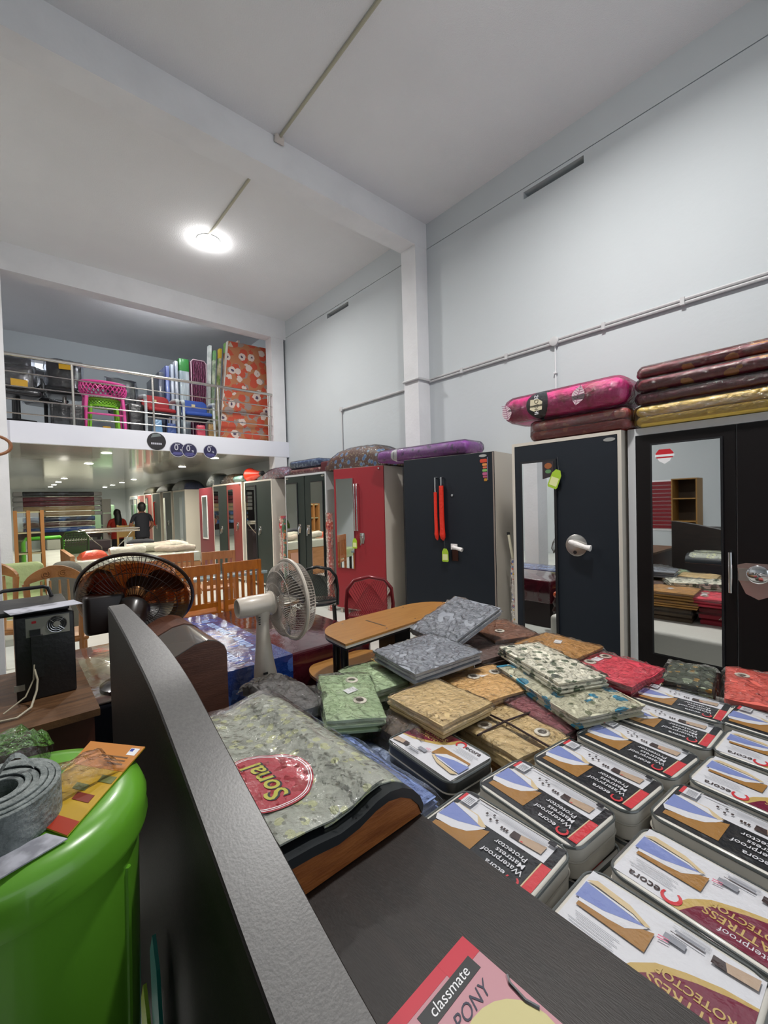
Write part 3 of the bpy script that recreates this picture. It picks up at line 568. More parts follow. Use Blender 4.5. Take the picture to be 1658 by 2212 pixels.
# ---------------------------------------------------------------- zipped packs of mattress protectors
def gloss(name, col, **k): return mat(name, col, .35, coat=1, coat_rough=.06, bump=(26, .22), **k)
G = dict(black=gloss('pack_black', '#191b20'), white=gloss('pack_white', '#d3d3d8'), red=gloss('pack_red', '#c8343c'), brown=gloss('pack_brown', '#9c7038'), blue=gloss('pack_blue', '#7886bd'), cream=gloss('pack_cream', '#cdb892'),
         maroon=gloss('pack_maroon', '#6e1834'), gold=gloss('pack_gold', '#bda05e'), grey=gloss('pack_grey', '#8b8d95'), pink=gloss('pack_pink', '#d86a8a'), dk=gloss('pack_photo_dark', '#3a2c2c'), tan=gloss('pack_photo_tan', '#b29a84'))
GK = list(G); GM = [G[k] for k in GK]
PW, PL, PH = .226, .345, .092
def print_label(design):
    b = MB(); z = [0]
    w, l = PW-.026, PL-.026
    def P(s, t): return ((t-.5)*w, (s-.5)*l)
    def poly(col, pts):
        z[0] += .00025; b.mat(GK.index(col)); q = [P(*p)+(z[0],) for p in pts]
        a = sum(q[i][0]*q[(i+1) % len(q)][1]-q[(i+1) % len(q)][0]*q[i][1] for i in range(len(q)))
        b.at().add(q if a > 0 else q[::-1], [tuple(range(len(q)))])
    def rect(col, s0, s1, t0, t1): poly(col, [(s0, t0), (s1, t0), (s1, t1), (s0, t1)])
    def txt(col, s, t, body, size, bold=0, shear=0):
        z[0] += .00025; b.mat(GK.index(col)); v, f = text_geo(body, size, bold=bold, shear=shear)
        x, y = P(s, t); b.at((x, y, z[0]), PI/2).add(v, f); b.at()
    def swoosh(col, s, t, r):
        z[0] += .00025; b.mat(GK.index(col)); x, y = P(s, t); n = 12
        o = [(x+r*math.cos(a), y+r*math.sin(a), z[0]) for a in [PI*.35+1.5*PI*i/n for i in range(n+1)]]
        i_ = [(x+r*.12+r*.68*math.cos(a), y+r*.05+r*.68*math.sin(a), z[0]) for a in [PI*.35+1.5*PI*i/n for i in range(n+1)]]
        b.add(o+i_, [(k, k+1, n+2+k, n+1+k) for k in range(n)])
    rnd = random.Random(design)
    if design == 'black':
        rect('black', 0, 1, 0, 1); rect('white', .07, .95, .62, .985); rect('red', .0, .075, .06, .60); rect('cream', .075, .085, .06, .60)
        poly('brown', [(.95, .10), (.54, .10), (.54, .56), (.62, .50), (.68, .34), (.95, .20)])
        poly('white', [(.96, .22), (.80, .25), (.68, .34), (.62, .46), (.585, .56), (.66, .61), (.99, .45), (.99, .30)])
        poly('blue', [(.985, .32), (.80, .40), (.62, .54), (.985, .66)]); poly('cream', [(.62, .54), (.585, .585), (.72, .70), (.93, .70), (.97, .66)])
        poly('white', [(.66, .56), (.72, .68), (.93, .69), (.97, .65)])
        swoosh('red', .15, .11, .017); txt('white', .22, .125, 'ecora', .024, .0004)
        for k, s in enumerate(('Waterproof', 'Mattress', 'Protector')): txt('white', .12+.02*k, .265+.108*k, s, .0235, .0002)
        poly('dk', [(.40, .68), (.31, .68), (.33, .80), (.40, .80)]); poly('tan', [(.31, .68), (.12, .70), (.12, .86), (.33, .80)]); poly('red', [(.30, .69), (.28, .69), (.28, .71), (.30, .71)])
        for k in range(3): rect('dk', .43+.025*k, .448+.025*k, .70, .75)
        for s, t in ((.60, .72), (.55, .76), (.60, .82), (.66, .78)): rect('dk', s, s+.02, t, t+.04)
        for k in range(9): rect('grey', .12+.02*rnd.random(), .5+.3*rnd.random(), .83+.016*k, .834+.016*k)
        rect('dk', .62, .80, .93, .945); rect('black', .07, .13, .90, .985); rect('black', .83, .95, .93, .985)
        rect('white', .82, .96, .72, .92); rect('red', .93, .96, .72, .92)
        for k in range(5): rect('grey', .83, .91, .74+.03*k, .75+.03*k)
    else:
        rect('white', 0, 1, 0, 1)
        cv = [(.56, 0), (.50, .20), (.40, .38), (.26, .50), (.10, .60), (0, .64)]
        poly('gold', [(0, 0)] + [(s+.055 if s else 0, t+.035) if t else (s+.06, 0) for s, t in cv]); poly('maroon', [(0, 0)] + cv)
        txt('white', .04, .10, 'waterproof', .022); txt('gold', .03, .23, 'MATTRESS', .030, .0004); txt('gold', .02, .37, 'PROTECTOR', .024, .0004)
        swoosh('red', .63, .10, .021); txt('dk', .70, .09, 'ecora', .030, .0003)
        for k in range(5): rect('grey', .64+.05*rnd.random(), .90+.06*rnd.random(), .20+.035*k, .206+.035*k)
        poly('brown', [(.95, .42), (.52, .42), (.52, .70), (.58, .66), (.66, .53), (.95, .48)])
        poly('white', [(.95, .48), (.76, .50), (.66, .53), (.58, .66), (.56, .71), (.98, .62)]); poly('blue', [(.985, .52), (.80, .56), (.575, .70), (.985, .78)])
        poly('white', [(.60, .71), (.66, .75), (.93, .78), (.97, .77)]); poly('cream', [(.575, .70), (.55, .73), (.70, .84), (.93, .88), (.985, .80), (.9, .80), (.66, .76)])
        poly('dk', [(.24, .80), (.16, .80), (.18, .90), (.24, .90)]); poly('tan', [(.16, .80), (.02, .82), (.02, .95), (.18, .90)])
        rect('grey', .36, .48, .72, .80); rect('dk', .28, .46, .84, .85); rect('grey', .28, .44, .87, .90)
        for k in range(6): rect('grey', .26, .46-.04*(k % 2), .905+.013*k, .909+.013*k)
        poly('pink', [(.50, .66), (.44, .68), (.44, .69), (.50, .675)]); poly('pink', [(.50, .69), (.44, .71), (.44, .72), (.50, .705)])
    me = bpy.data.meshes.new('printed_label'); me.from_pydata(b.v, [], b.f)
    for m in GM: me.materials.append(m)
    for p, k in zip(me.polygons, b.m): p.material_index = k
    return me
LABELS = {k: print_label(k) for k in ('black', 'white')}
vinyl_w = mat('white_vinyl', '#cdc9c0', .45, coat=.3); vinyl_d = mat('dark_vinyl', '#2b2d2c', .35, coat=.5); piping = mat('smoky_piping', '#4d5150', .25, coat=.8)
zip_m = mat('zip_tape', '#b6b1a6', .6)
def shared(bld, name, m, sm=True):
    o = bld.build(name, m, None, sm); me = o.data; bpy.data.objects.remove(o); return me
_b = MB(); _b.slab(PW, PL, PH, .042, .012, 6, 3); ME_BODY = shared(_b, 'pack_body', vinyl_w); ME_BODY_D = ME_BODY.copy(); ME_BODY_D.materials.clear(); ME_BODY_D.materials.append(vinyl_d)
def rrect(w, l, r, z, n=7):
    out = []
    for cx, cy, a0 in ((w/2-r, l/2-r, 0), (-w/2+r, l/2-r, PI/2), (-w/2+r, -l/2+r, PI), (w/2-r, -l/2+r, 1.5*PI)):
        out += [(cx+r*math.cos(a0+PI/2*k/n), cy+r*math.sin(a0+PI/2*k/n), z) for k in range(n+1)]
    return out
ME_PIPE = shared(MB().tube(rrect(PW-.003, PL-.003, .04, PH-.004), .0042, 6, True), 'piping', piping)
ME_ZIP = shared(MB().tube(rrect(PW+.001, PL+.001, .042, PH*.55), .003, 5, True), 'zip', zip_m)
def protector(label, x, y, deg, z, design, dark=False, group='zipped mattress protector packs', plain=False):
    t = thing('protector_pack', label, 'bedding pack', (x, y, z), R(deg), group)
    bd = link('case', ME_BODY_D if dark else ME_BODY, t)
    link('piping', ME_PIPE, bd); link('zip', ME_ZIP, bd)
    link('printed_label', LABELS[design], t, (0, 0, PH+.0005))
    return t
rows = [('black', .945, .683, 0, 'black-labelled protector pack half tucked under the dark headboard ledge'), ('black', 1.19, .667, -6, 'black-labelled protector pack with a bright white zipped end, second from the headboard ledge'),
        ('black', 1.433, .617, -7, 'black-labelled protector pack between the khaki tied packs and the flowered sheet'), ('black', 1.685, .583, -8, 'black-labelled protector pack beneath the corner of the flowered sheet pack'),
        ('black', 1.945, .560, -2, 'black-labelled protector pack beside the flowered sheet end and the red pack'), ('black', 2.195, .572, 0, 'black-labelled protector pack nearest the red pack at the wardrobe side'),
        ('white', .93, .298, -2, 'white and maroon protector pack with orange mark beside the dark ledge'), ('white', 1.167, .258, -5, 'white and maroon protector pack with pink scribble next to a black-labelled one'),
        ('black', 1.44, .255, -5, 'black-labelled protector pack lying between two white and maroon packs'), ('white', 1.69, .222, -6, 'white and maroon protector pack with strong glare, between black-labelled and white ones'),
        ('white', 1.945, .213, -3, 'white and maroon protector pack, the one toward the wardrobe of the two white neighbours'), ('black', 2.20, .245, -4, 'black-labelled protector pack beside the coral pack')]
LOW = ['lower-layer protector pack under the '+k for k in ('one tucked beneath the dark ledge', 'bright-ended one second from the ledge', 'one next to the corded khaki packs', 'one below the flowered sheet corner', 'one beside the flowered sheet end', 'one nearest the red curtain pack', 'white one with an orange mark', 'white one with pink scribble', 'black-labelled one between white packs', 'white one with strong glare', 'white one toward the wardrobe', 'one beside the coral pack')]
for i, (d, x, y, a, lab) in enumerate(rows):
    protector(lab, x, y, a, .505, d)
    protector(LOW[i], x+.004, y-.01, a+random.Random(lab).uniform(-3, 3), BED+.001, d, False, 'lower layer of protector packs')
protector('white and maroon protector pack turned the other way round on the khaki wraps', 1.155, 1.06, 176, .505, 'white', True)
# ---------------------------------------------------------------- folded curtains and sheets in clear bags
bag = film('clear_bag', (1, 1, 1), .03, .13, (45, 1.0))
bag_flat = film('clear_bag_flat', (1, 1, 1), .03, .12, (30, .7))
def cloth(name, c, c2=None, s=9): return mat(name, c, .7, bump=(160, .08), var=(s, c2, .35, .7) if c2 else None)
C_ = dict(grey=cloth('steel_grey_cloth', '#9a9ea6', '#868a92'), tan=cloth('tan_cloth', '#deb67a', '#cfa668'), brown=cloth('brown_cloth', '#86593e', '#734a32'), gold=cloth('golden_brown_cloth', '#c4924e', '#ae8042'),
          green=cloth('sage_cloth', '#aec29a', '#9cb28a'), dgreen=cloth('dark_sage_cloth', '#3d5238'), khaki=cloth('khaki_cloth', '#d6bd8c', '#c8ae7c'), red=cloth('raspberry_cloth', '#e04458', '#cc384c'), coral=cloth('coral_cloth', '#dc6658', '#cc5a4e'),
          pink=cloth('dusty_pink_cloth', '#8f4a50', '#7a3c44'), crump=cloth('taupe_cloth', '#6b5a48', '#57483a'), slate=cloth('slate_cloth', '#6a6765', '#55524f'))
floral_w = pattern('white_floral_cloth', '#e6e2d0', [(16, '#5d6a52', .17, 1.0), (22, '#8a8f7a', .2, 4.0), (9, '#4a4f46', .1, 7.0), (13, '#d8d2bd', .12, 11)], .65, 0, (160, .2))
floral_b = pattern('blue_floral_cloth', '#c4c1a8', [(9, '#2e7f9c', .2, 2.0), (20, '#7d8264', .17, 5.0)], .65, 0, (160, .2))
floral_d = pattern('dark_floral_cloth', '#4b5244', [(14, '#8f9a82', .2, 1.0), (20, '#b08a44', .14, 4.0)], .6, 0, (160, .2))
eyelet_w = mat('eyelet_white', '#c9c2b4', .35, coat=.4); eyelet_h = mat('eyelet_hole', '#4b4038', .6)
ME_EYE = shared(MB().lathe([(.030, 0), (.030, .003), (.027, .005), (.018, .005), (.0165, .003), (.0165, 0)], 22, False, False), 'eyelet', eyelet_w)
ME_HOLE = shared(MB().lathe([(.0167, .0), (.0167, .0012), (.001, .0012)], 16), 'eyelet_hole', eyelet_h)
def curtain(label, x, y, z0, z1, sx, sy, deg, m, eyes=(), sticker=None, layers=3, tilt=(0, 0), seed=1, wrapm=bag, fold=True, amp=.004, name='curtain_pack', cat='curtain pack', group=None, crumple=.010):
    if abs(z0-F) < 1e-6: sx *= .78; sy *= .78
    t = thing(name, label, cat, (x, y, z0), 0, group, rot=(R(tilt[0]), R(tilt[1]), R(deg)))
    H = z1-z0; h = H/layers
    for k in range(layers):
        b = MB().at((0, 0, k*h)); ins = .006*((k*7+seed) % 3)
        b.pillow(sx-ins, sy-ins*1.5, h*.98, 12, 12, amp*(1.9 if k == layers-1 else .5), 7, seed+k, 7, .62)
        o = b.build('folded_layer', m, t, True)
    topz = H
    for (u, v) in eyes:
        e = link('eyelet', ME_EYE, t, (u*sx/2, v*sy/2, topz+.0005)); link('eyelet_hole', ME_HOLE, e)
    if sticker:
        MB().at((sticker[0]*sx/2, sticker[1]*sy/2, topz+.001), R(sticker[2] if len(sticker) > 2 else 0)).box(-.03, .03, -.02, .02, 0, .0008).build('price_sticker', white_print, t)
    if wrapm:
        b = MB(); b.pillow(sx+.02, sy+.035, H+.006, 20, 20, crumple, 34, seed+.37, 9, .55, True); b.build('plastic_bag', wrapm, t)
    return t
F = BED+.002
# pile toward the far side of the bed: lower packs first, then those lying on them
curtain('tan curtain pack at the bottom of the pile under the steel-grey one', 1.70, 1.62, F, .52, .40, .44, -6, C_['crump'], seed=2)
curtain('tan curtain pack with bright orange fold, directly below the steel-grey pack', 1.69, 1.66, .523, .635, .42, .42, -8, C_['tan'], seed=3, layers=3)
g1 = curtain('steel-grey curtain pack with shiny bag, flat lower half', 1.63, 1.56, .66, .725, .42, .40, -10, C_['grey'], seed=4, tilt=(0, -3), crumple=.016)
curtain('steel-grey curtain pack propped up against the taupe pile behind', 2.03, 1.69, .745, .80, .42, .40, -8, C_['grey'], seed=5, tilt=(0, -20), crumple=.016)
curtain('dark taupe curtain stack, two deep, under the propped grey pack', 2.02, 1.60, F, .53, .38, .40, -10, C_['crump'], seed=6)
curtain('taupe curtain pack with pinkish folded edge, upper one of the pile at the bed corner', 2.07, 1.56, .533, .65, .29, .40, -12, cloth('mauve_cloth', '#7a625a', '#6a534c'), seed=7, layers=4)
curtain('brown curtain pack with one eyelet at the corner by the navy wardrobe', 2.36, 1.60, .58, .68, .32, .40, -24, C_['brown'], [(-.3, -.35)], seed=8)
curtain('dark brown curtain pack under the one-eyelet brown pack', 2.36, 1.60, F, .577, .33, .42, -22, C_['crump'], seed=9)
curtain('golden-brown curtain pack with orange front fold, top one facing the cream-framed wardrobe', 2.33, 1.20, .60, .672, .33, .36, -4, C_['gold'], seed=10, sticker=(.2, .1, 20))
curtain('golden-brown curtain pack, second one down facing the cream-framed wardrobe', 2.335, 1.185, .535, .597, .34, .37, -7, C_['gold'], seed=11)
curtain('dark tan curtain pack, lowest one facing the cream-framed wardrobe', 2.33, 1.19, F, .532, .35, .38, -5, C_['crump'], seed=12)
curtain('sage green curtain pack with eyelet, pointing to the folding table', 1.42, 1.70, .555, .625, .30, .34, -6, C_['green'], [(.55, .2)], seed=13)
curtain('dark green curtain pack beneath the sage ones', 1.40, 1.69, F, .552, .34, .36, -3, C_['dgreen'], seed=14)
curtain('sage green curtain pack tilted forward with two eyelets and a price sticker', 1.13, 1.57, .585, .65, .26, .42, -28, C_['green'], [(.2, .55), (.25, -.35)], (.05, .1, 30), seed=15, tilt=(4, 4))
curtain('sage green curtain pack underneath the tilted one with eyelets', 1.15, 1.60, F, .58, .27, .38, -20, cloth('olive_sage_cloth', '#6f7f58'), seed=16)
curtain('khaki curtain pack with smooth top and bright front fold', 1.36, 1.235, .60, .662, .30, .34, -3, C_['khaki'], seed=17, crumple=.006)
curtain('crumpled taupe bag beneath the khaki curtain pack', 1.27, 1.27, F, .597, .40, .36, 4, C_['crump'], seed=18, crumple=.02)
curtain('light brown curtain pack with two eyelets and sticker in the middle of the bed', 1.73, 1.25, .56, .625, .34, .32, -14, C_['tan'], [(-.2, .4), (.55, .35)], (.15, .4, 10), seed=19)
curtain('brown curtain pack below the two-eyelet one', 1.72, 1.25, F, .557, .36, .34, -12, C_['gold'], seed=20)
curtain('flowered white sheet set, upper loose one in very shiny bag', 1.99, 1.08, .655, .705, .26, .52, -26, floral_w, seed=21, crumple=.022, name='sheet_pack', cat='sheet pack')
curtain('flowered sheet set with blue blossoms, under the loose flowered one', 1.90, .96, .60, .652, .34, .58, -24, floral_b, seed=22, crumple=.014, name='sheet_pack', cat='sheet pack')
curtain('dusty pink curtain pack peeping out under the flowered sheets', 1.76, .965, .525, .597, .26, .40, -10, C_['pink'], seed=23)
curtain('dusty mauve pack at the bottom beneath the flowered sheets', 1.84, .985, F, .522, .36, .36, -8, C_['crump'], seed=24)
curtain('raspberry red curtain pack with eyelets facing the brown-black wardrobe', 2.29, .885, .57, .645, .34, .34, -6, C_['red'], [(-.3, .55), (.5, .5)], (.1, .55, 0), seed=25, crumple=.014)
curtain('raspberry red curtain pack beneath the one with eyelets', 2.26, .875, F, .567, .38, .34, -4, cloth('deep_raspberry_cloth', '#9a2536'), seed=26, crumple=.014)
curtain('khaki curtain pack tied with dark cord, the one with an eyelet by the white pack', 1.415, .99, .52, .588, .14, .34, -8, C_['khaki'], [(0, .35)], seed=27)
curtain('khaki curtain pack tied with dark cord, toward the flowered sheets', 1.565, .965, .52, .585, .14, .34, -8, C_['khaki'], [(-.1, -.6)], seed=28)
olive = curtain('olive curtain pack supporting the two corded khaki packs', 1.49, .97, F, .517, .32, .35, -8, C_['gold'], seed=29)
for p, q in (((.0, .18), (.0, -.18)), ((-.155, .03), (.155, .03))):
    MB().tube([(p[0], p[1], .178), ((p[0]+q[0])/2, (p[1]+q[1])/2, .186), (q[0], q[1], .178)], .004, 6).build('tie_cord', mat('dark_cord', '#2a1512', .7), olive, True)
curtain('dark green flowered sheet pack by the brown-black wardrobe', 2.62, .64, .50, .585, .34, .22, 8, floral_d, seed=30, crumple=.016, name='sheet_pack', cat='sheet pack')
curtain('olive sheet pack under the dark green flowered one', 2.62, .64, F, .497, .36, .23, 6, C_['dgreen'], seed=31)
curtain('coral red curtain pack in shiny bag beside the dark flowered pack', 2.62, .36, .50, .605, .46, .27, 10, C_['coral'], [(.35, .5)], seed=32, crumple=.012)
curtain('coral red curtain pack at the bottom under another coral one', 2.62, .37, F, .497, .48, .28, 9, cloth('deep_coral_cloth', '#963c34'), seed=33)
curtain('crumpled slate-grey pillow pack next to the bedside cabinet', .93, 1.80, .53, .66, .20, .44, 6, C_['slate'], seed=34, crumple=.02, layers=2, amp=.012)
curtain('dark slate pack under the crumpled grey one', .95, 1.78, F, .527, .24, .46, 2, cloth('dark_slate_cloth', '#33312f'), seed=35)
# long flat packs beside the wave block
paleblue = pattern('pale_blue_print', '#8f9dba', [(8, '#b3ad74', .12, 3.0), (16, '#a4b0c4', .2, 1.0)], .6, 0)
curtain('long pale blue bedsheet pack along the headboard block', .925, 1.30, .525, .578, .15, .78, -1, mat('periwinkle_cloth', '#7f93c4', .6), seed=36, name='sheet_pack', cat='sheet pack', crumple=.012)
curtain('pale blue and cream printed sheet pack beside the khaki bag', 1.01, 1.20, F+.001, .522, .20, .42, 0, paleblue, seed=37, name='sheet_pack', cat='sheet pack', crumple=.012)
curtain('cream and gold printed sheet pack slipping beside the dark ledge', .86, .95, F+.06, .545, .12, .42, -2, pattern('cream_gold_print', '#b9b0a0', [(10, '#c2a860', .2, 2.0)], .6, 0), seed=38, name='sheet_pack', cat='sheet pack', crumple=.012)
# sheet packs with the red round emblem, lying over the wave block
def zw(x): return interp(wav, x)
sonal_pat = pattern('grey_green_print', '#aeb2a4', [(26, '#ced2a6', .2, 1.0), (34, '#6c7066', .12, 4.0)], .55, .9, (40, .3))
sonal_plain = pattern('grey_leaf_sheet', '#a3a79b', [(11, '#93978c', .26, 2.0), (30, '#b4b88e', .2, 1.0), (42, '#7b7f72', .14, 4.0)], .5, .8, (30, .10))
def draped(label, x0, x1, y0, y1, dz, m, th=.014, seed=0):
    t = thing('sheet_pack', label, 'sheet pack', (0, 0, 0))
    def top(u, v):
        x = x0+(x1-x0)*u; y = y0+(y1-y0)*v; e = min(u, 1-u, .12)/.12*min(v, 1-v, .08)/.08
        return (x, y, zw(min(x, .765))+.024+dz+th*(.35+.65*min(1, e)**.5)+.003*mnoise.noise(Vector((x*22, y*22, seed))))
    b = MB(); n = 24; b.grid(top, n, n)
    k = len(b.v); b.grid(lambda u, v: (x0+(x1-x0)*u, y0+(y1-y0)*v, zw(min(x0+(x1-x0)*u, .765))+.0245+dz), n, n)
    row = n+1
    for i in range(n):
        b.f += [(i, k+i, k+i+1, i+1), (n*row+i+1, k+n*row+i+1, k+n*row+i, n*row+i), ((i+1)*row, k+(i+1)*row, k+i*row, i*row), (i*row+n, k+i*row+n, k+(i+1)*row+n, (i+1)*row+n)]; b.m += [0]*4
    b.build('folded_sheet', m, t, True)
    b = MB(); b.grid(lambda u, v: (x0-.008+(x1-x0+.016)*u, y0-.012+(y1-y0+.024)*v, zw(min(max(x0+(x1-x0)*u, .385), .765))+.0275+dz+th+.006*max(-.3, mnoise.noise(Vector((u*16, v*30, seed+3.3))))), 26, 34); b.build('plastic_bag', bag_flat, t, True)
    return t, top
s2, _ = draped('grey-green printed sheet pack under the emblem pack, reaching over the block edge', .50, .755, .80, 1.47, 0, sonal_pat, .012, 4)
MB().at((.565, .95, 0)).add([(r*math.cos(a), r*math.sin(a), zw(min(.765, .565+r*math.cos(a)))+.0395) for r in (.085, .092) for a in [-1.2+2.0*i/20 for i in range(21)]], [(i, i+21, i+22, i+1) for i in range(20)]).build('emblem_edge', red_print, s2)
s1, top1 = draped('grey sheet pack with a large round red emblem on the wave block', .388, .665, .79, 1.44, .016, sonal_plain, .014, 9)
emb = gloss('emblem_red', '#a5182c')
def disc_on(cx, cy, r0, r1, dz, mt, nm, par):
    n = 40; rings_ = [r0+(r1-r0)*k/6 for k in range(7)]; vs_ = []; fs_ = []
    for r in rings_:
        for i in range(n):
            a = 2*PI*i/n; x = cx+r*math.cos(a); y = cy+r*math.sin(a)
            vs_.append((x, y, zw(x)+.024+.016+.0145+dz+.0015))
    for j in range(6):
        for i in range(n): fs_.append((j*n+i, (j+1)*n+i, (j+1)*n+(i+1) % n, j*n+(i+1) % n))
    return MB().add(vs_, fs_).build(nm, mt, par, True)
ex, ey = .448, .99
# the emblem is a disc of which the part beyond the pack edge is folded under
def half_disc(r0, r1, dz, mt, nm):
    n = 60; vs_ = []; fs_ = []
    ks = 8
    for k in range(ks+1):
        for i in range(n+1):
            a = 2*PI*i/n; r = r0+(r1-r0)*k/ks; x = max(.392, ex+r*math.cos(a)); y = ey+r*math.sin(a)
            vs_.append((x, y, zw(x)+.0575+dz))
    for k in range(ks):
        for i in range(n): fs_.append((k*(n+1)+i, (k+1)*(n+1)+i, (k+1)*(n+1)+i+1, k*(n+1)+i+1))
    return MB().add(vs_, fs_).build(nm, mt, s1, True)
half_disc(0.0, .122, 0, emb, 'emblem_disc')
half_disc(.110, .1125, .0006, white_print, 'emblem_ring'); half_disc(.1155, .1175, .0006, white_print, 'emblem_ring')
for dxy, mt, dz in ((.0025, ink, .0008), (0, mat('emblem_yellow', '#b5b03a', .4, coat=.6), .0013)):
    v, f = text_geo('Sonal', .078, align='CENTER', bold=.001 if dz > .001 else .003)
    MB().add([(max(.393, ex+.004-b_+dxy), ey-.0+a_-dxy, zw(max(.393, ex+.004-b_))+.0575+dz) for a_, b_, c_ in v], f).build('emblem_lettering', mt, s1)
# ---------------------------------------------------------------- exercise book on the ledge
nb = thing('notebook', 'red and pink exercise book with black name strip on the dark ledge', 'notebook', (.592, .494, .702), R(2))
b = MB().box(-.19, 0, -.25, 0, 0, .010); b.build('pages', mat('paper_pages', '#c9c4b4', .8), nb)
b = MB().box(-.191, .001, -.251, .001, .010, .0112); b.build('cover', mat('cover_pink', '#c08a93', .5), nb)
MB().box(-.191, .001, -.02, .001, .0112, .0116).build('spine_band', mat('cover_red', '#c2253a', .45), nb)
MB().box(-.07, .001, -.035, -.0, .0112, .0117).build('corner_band', mat('cover_red', '#c2253a', .45), nb)
MB().box(-.15, -.02, -.052, -.026, .0113, .0119).build('name_strip', mat('cover_black', '#17191c', .45), nb)
v, f = text_geo('classmate', .024, align='CENTER', shear=.15)
MB().at((-.085, -.038, .0121), 0).add([(a_*1.0, b_, 0) for a_, b_, c_ in v], f).build('name_lettering', white_print, nb)
v, f = text_geo('PONY', .03, align='LEFT', shear=.4)
MB().at((-.12, -.075, .0121), 0).add(v, f).build('handwriting', mat('pen_blue', '#3a3a4c', .6), nb)
b = MB().at((-.09, -.16, .0117)).add([(.085*math.cos(2*PI*i/24), .075*math.sin(2*PI*i/24), 0) for i in range(24)], [tuple(range(24))]); b.build('cover_oval', mat('cover_yellow', '#c9bf86', .5), nb)
MB().tube([(0, -.09, .012), (-.008, -.1, .013), (-.012, -.13, .013), (-.006, -.15, .013)], .003, 6).build('binding_clip', chrome, nb, True)
# ================================================================ things in the middle of the hall
oak = mat('light_oak_laminate', '#a9793f', .35, bump=(60, .08), var=(7, '#9a6a34', .35, .7), stretch=(1, 9, 1), coat=.2)
black_metal = mat('black_metal', (.015, .015, .017), .3, .2); bright = mat('pale_edge', '#c9c3ba', .4)
ft = thing('folding_table', 'narrow oak-topped table with rounded ends, black legs and a lower shelf', 'table', (0, 0, 0))
def half_oval():
    pts = [(1.335, 1.872), (2.455, 1.952)]
    for k in range(7): a = PI/2*k/6; pts.append((2.455-.02-.27+.27*math.cos(a)*1.0+.01, 2.03+.245*math.sin(a)) if k else (2.46, 2.0))
    for k in range(9): a = PI/2+PI/2*k/8; pts.append((1.60+.25*math.cos(a), 2.03+.235*math.sin(a)))
    return pts
ho = half_oval()
MB().prism(ho, .738, .75, 'z').build('tabletop', oak, ft)
MB().prism([(x*.998+.004, y*.999+.003) for x, y in ho], .724, .7375, 'z').build('edge_strip', bright, ft)
MB().prism([(x*.99+.018, y*.99+.021) for x, y in ho], .712, .7235, 'z').build('under_board', black_metal, ft)
MB().prism([(1.35+(x-1.33)*.55, y+.172) for x, y in ho], .438, .455, 'z').build('lower_shelf', oak, ft)
for x, y in ((1.47, 2.075), (2.36, 2.09), (1.50, 2.20), (2.30, 2.22)): MB().cyl((x, y, 0), (x, y, .714), .024, 14).build('leg', black_metal, ft, True)
MB().box(1.86, 2.0, 2.06, 2.22, .0, .714).build('pedestal', black_metal, ft)
for x, y in ((1.40, 1.91), (1.68, 1.93), (1.55, 2.2), (1.95, 1.96), (2.1, 2.23), (2.38, 1.98), (2.25, 2.0), (2.4, 2.12)): MB().at((x, y, .75)).lathe([(.006, 0), (.006, .0015), (.001, .002)], 10).build('screw_head', chrome, ft, True)
MB().box(1.70, 1.712, 1.97, 2.16, .7502, .7512).build('centre_joint', mat('joint_dark', '#5a4a3a', .4), ft)
# turned posts with orange balls
for lab, x, y, z in (('dark turned bed post with a glossy orange ball finial below the folding table', 2.07, 2.36, .425), ('dark turned bed post with orange ball in front of the rainbow-sticker wardrobe', 3.10, 2.36, .46)):
    t = thing('bed_post', lab, 'bed post', (x, y, 0))
    MB().lathe([(.04, 0), (.04, z-.20), (.05, z-.18), (.03, z-.13), (.045, z-.09), (.02, z-.045), (.02, z-.03)], 16).build('post', mat('dark_turned_wood', '#2a1410', .35, coat=.3), t, True)
    MB().at((0, 0, z)).lathe([(.001, -.038)] + [(.038*math.cos(a), .038*math.sin(a)) for a in [-1.2+.3*k for k in range(9)]] + [(.001, .038)], 18).build('ball_finial', mat('orange_ball', '#b0461c', .15, coat=1), t, True)
# second bed: mattress in printed plastic cover
def cover_mat():
    m = mat('maroon_plastic', '#4a1620', .12, coat=1, coat_rough=.04, bump=(14, .12), var=(9, '#38101a', .4, .7)); return m
b2 = thing('single_bed', 'low bed with a maroon mattress in glossy plastic with a blue printed band', 'bed', (0, 0, 0))
MB().at((1.41, 3.19, .28)).slab(1.18, 1.46, .27, .04, .02).build('mattress', cover_mat(), b2, True)
MB().box(.84, 1.98, 2.49, 3.89, .0, .28).build('base', mat('dark_base', '#1c0d0e', .5), b2)
blue_band = pattern('blue_printed_plastic', '#16357c', [(7, '#3d63b0', .2, 3), (5, '#27509c', .2, 1)], .15, 1, (22, .4))
bb = MB(); bb.box(.90, 1.335, 2.455, 3.92, .551, .554); bb.box(.90, 1.335, 2.452, 2.455, .30, .554); bb.build('printed_band', blue_band, b2)
rq = random.Random(4)
for r_, x in enumerate((1.02, 1.2)):
    y = 2.52
    while y < 3.7:
        l_ = rq.uniform(.012, .035); MB().box(x-.03*rq.uniform(.3, 1), x+.03, y, y+l_, .5545, .555).build('print_mark', mat('print_pale_blue', '#9fb2d8', .3), b2); y += l_+rq.choice((.01, .012, .014, .06))
v, f = text_geo('ESS', .05, bold=.002); MB().at((1.20, 2.4512, .36)).add([(a_, 0, b_) for a_, b_, c_ in v], f).build('side_lettering', mat('print_blue', '#5a83c8', .3), b2)
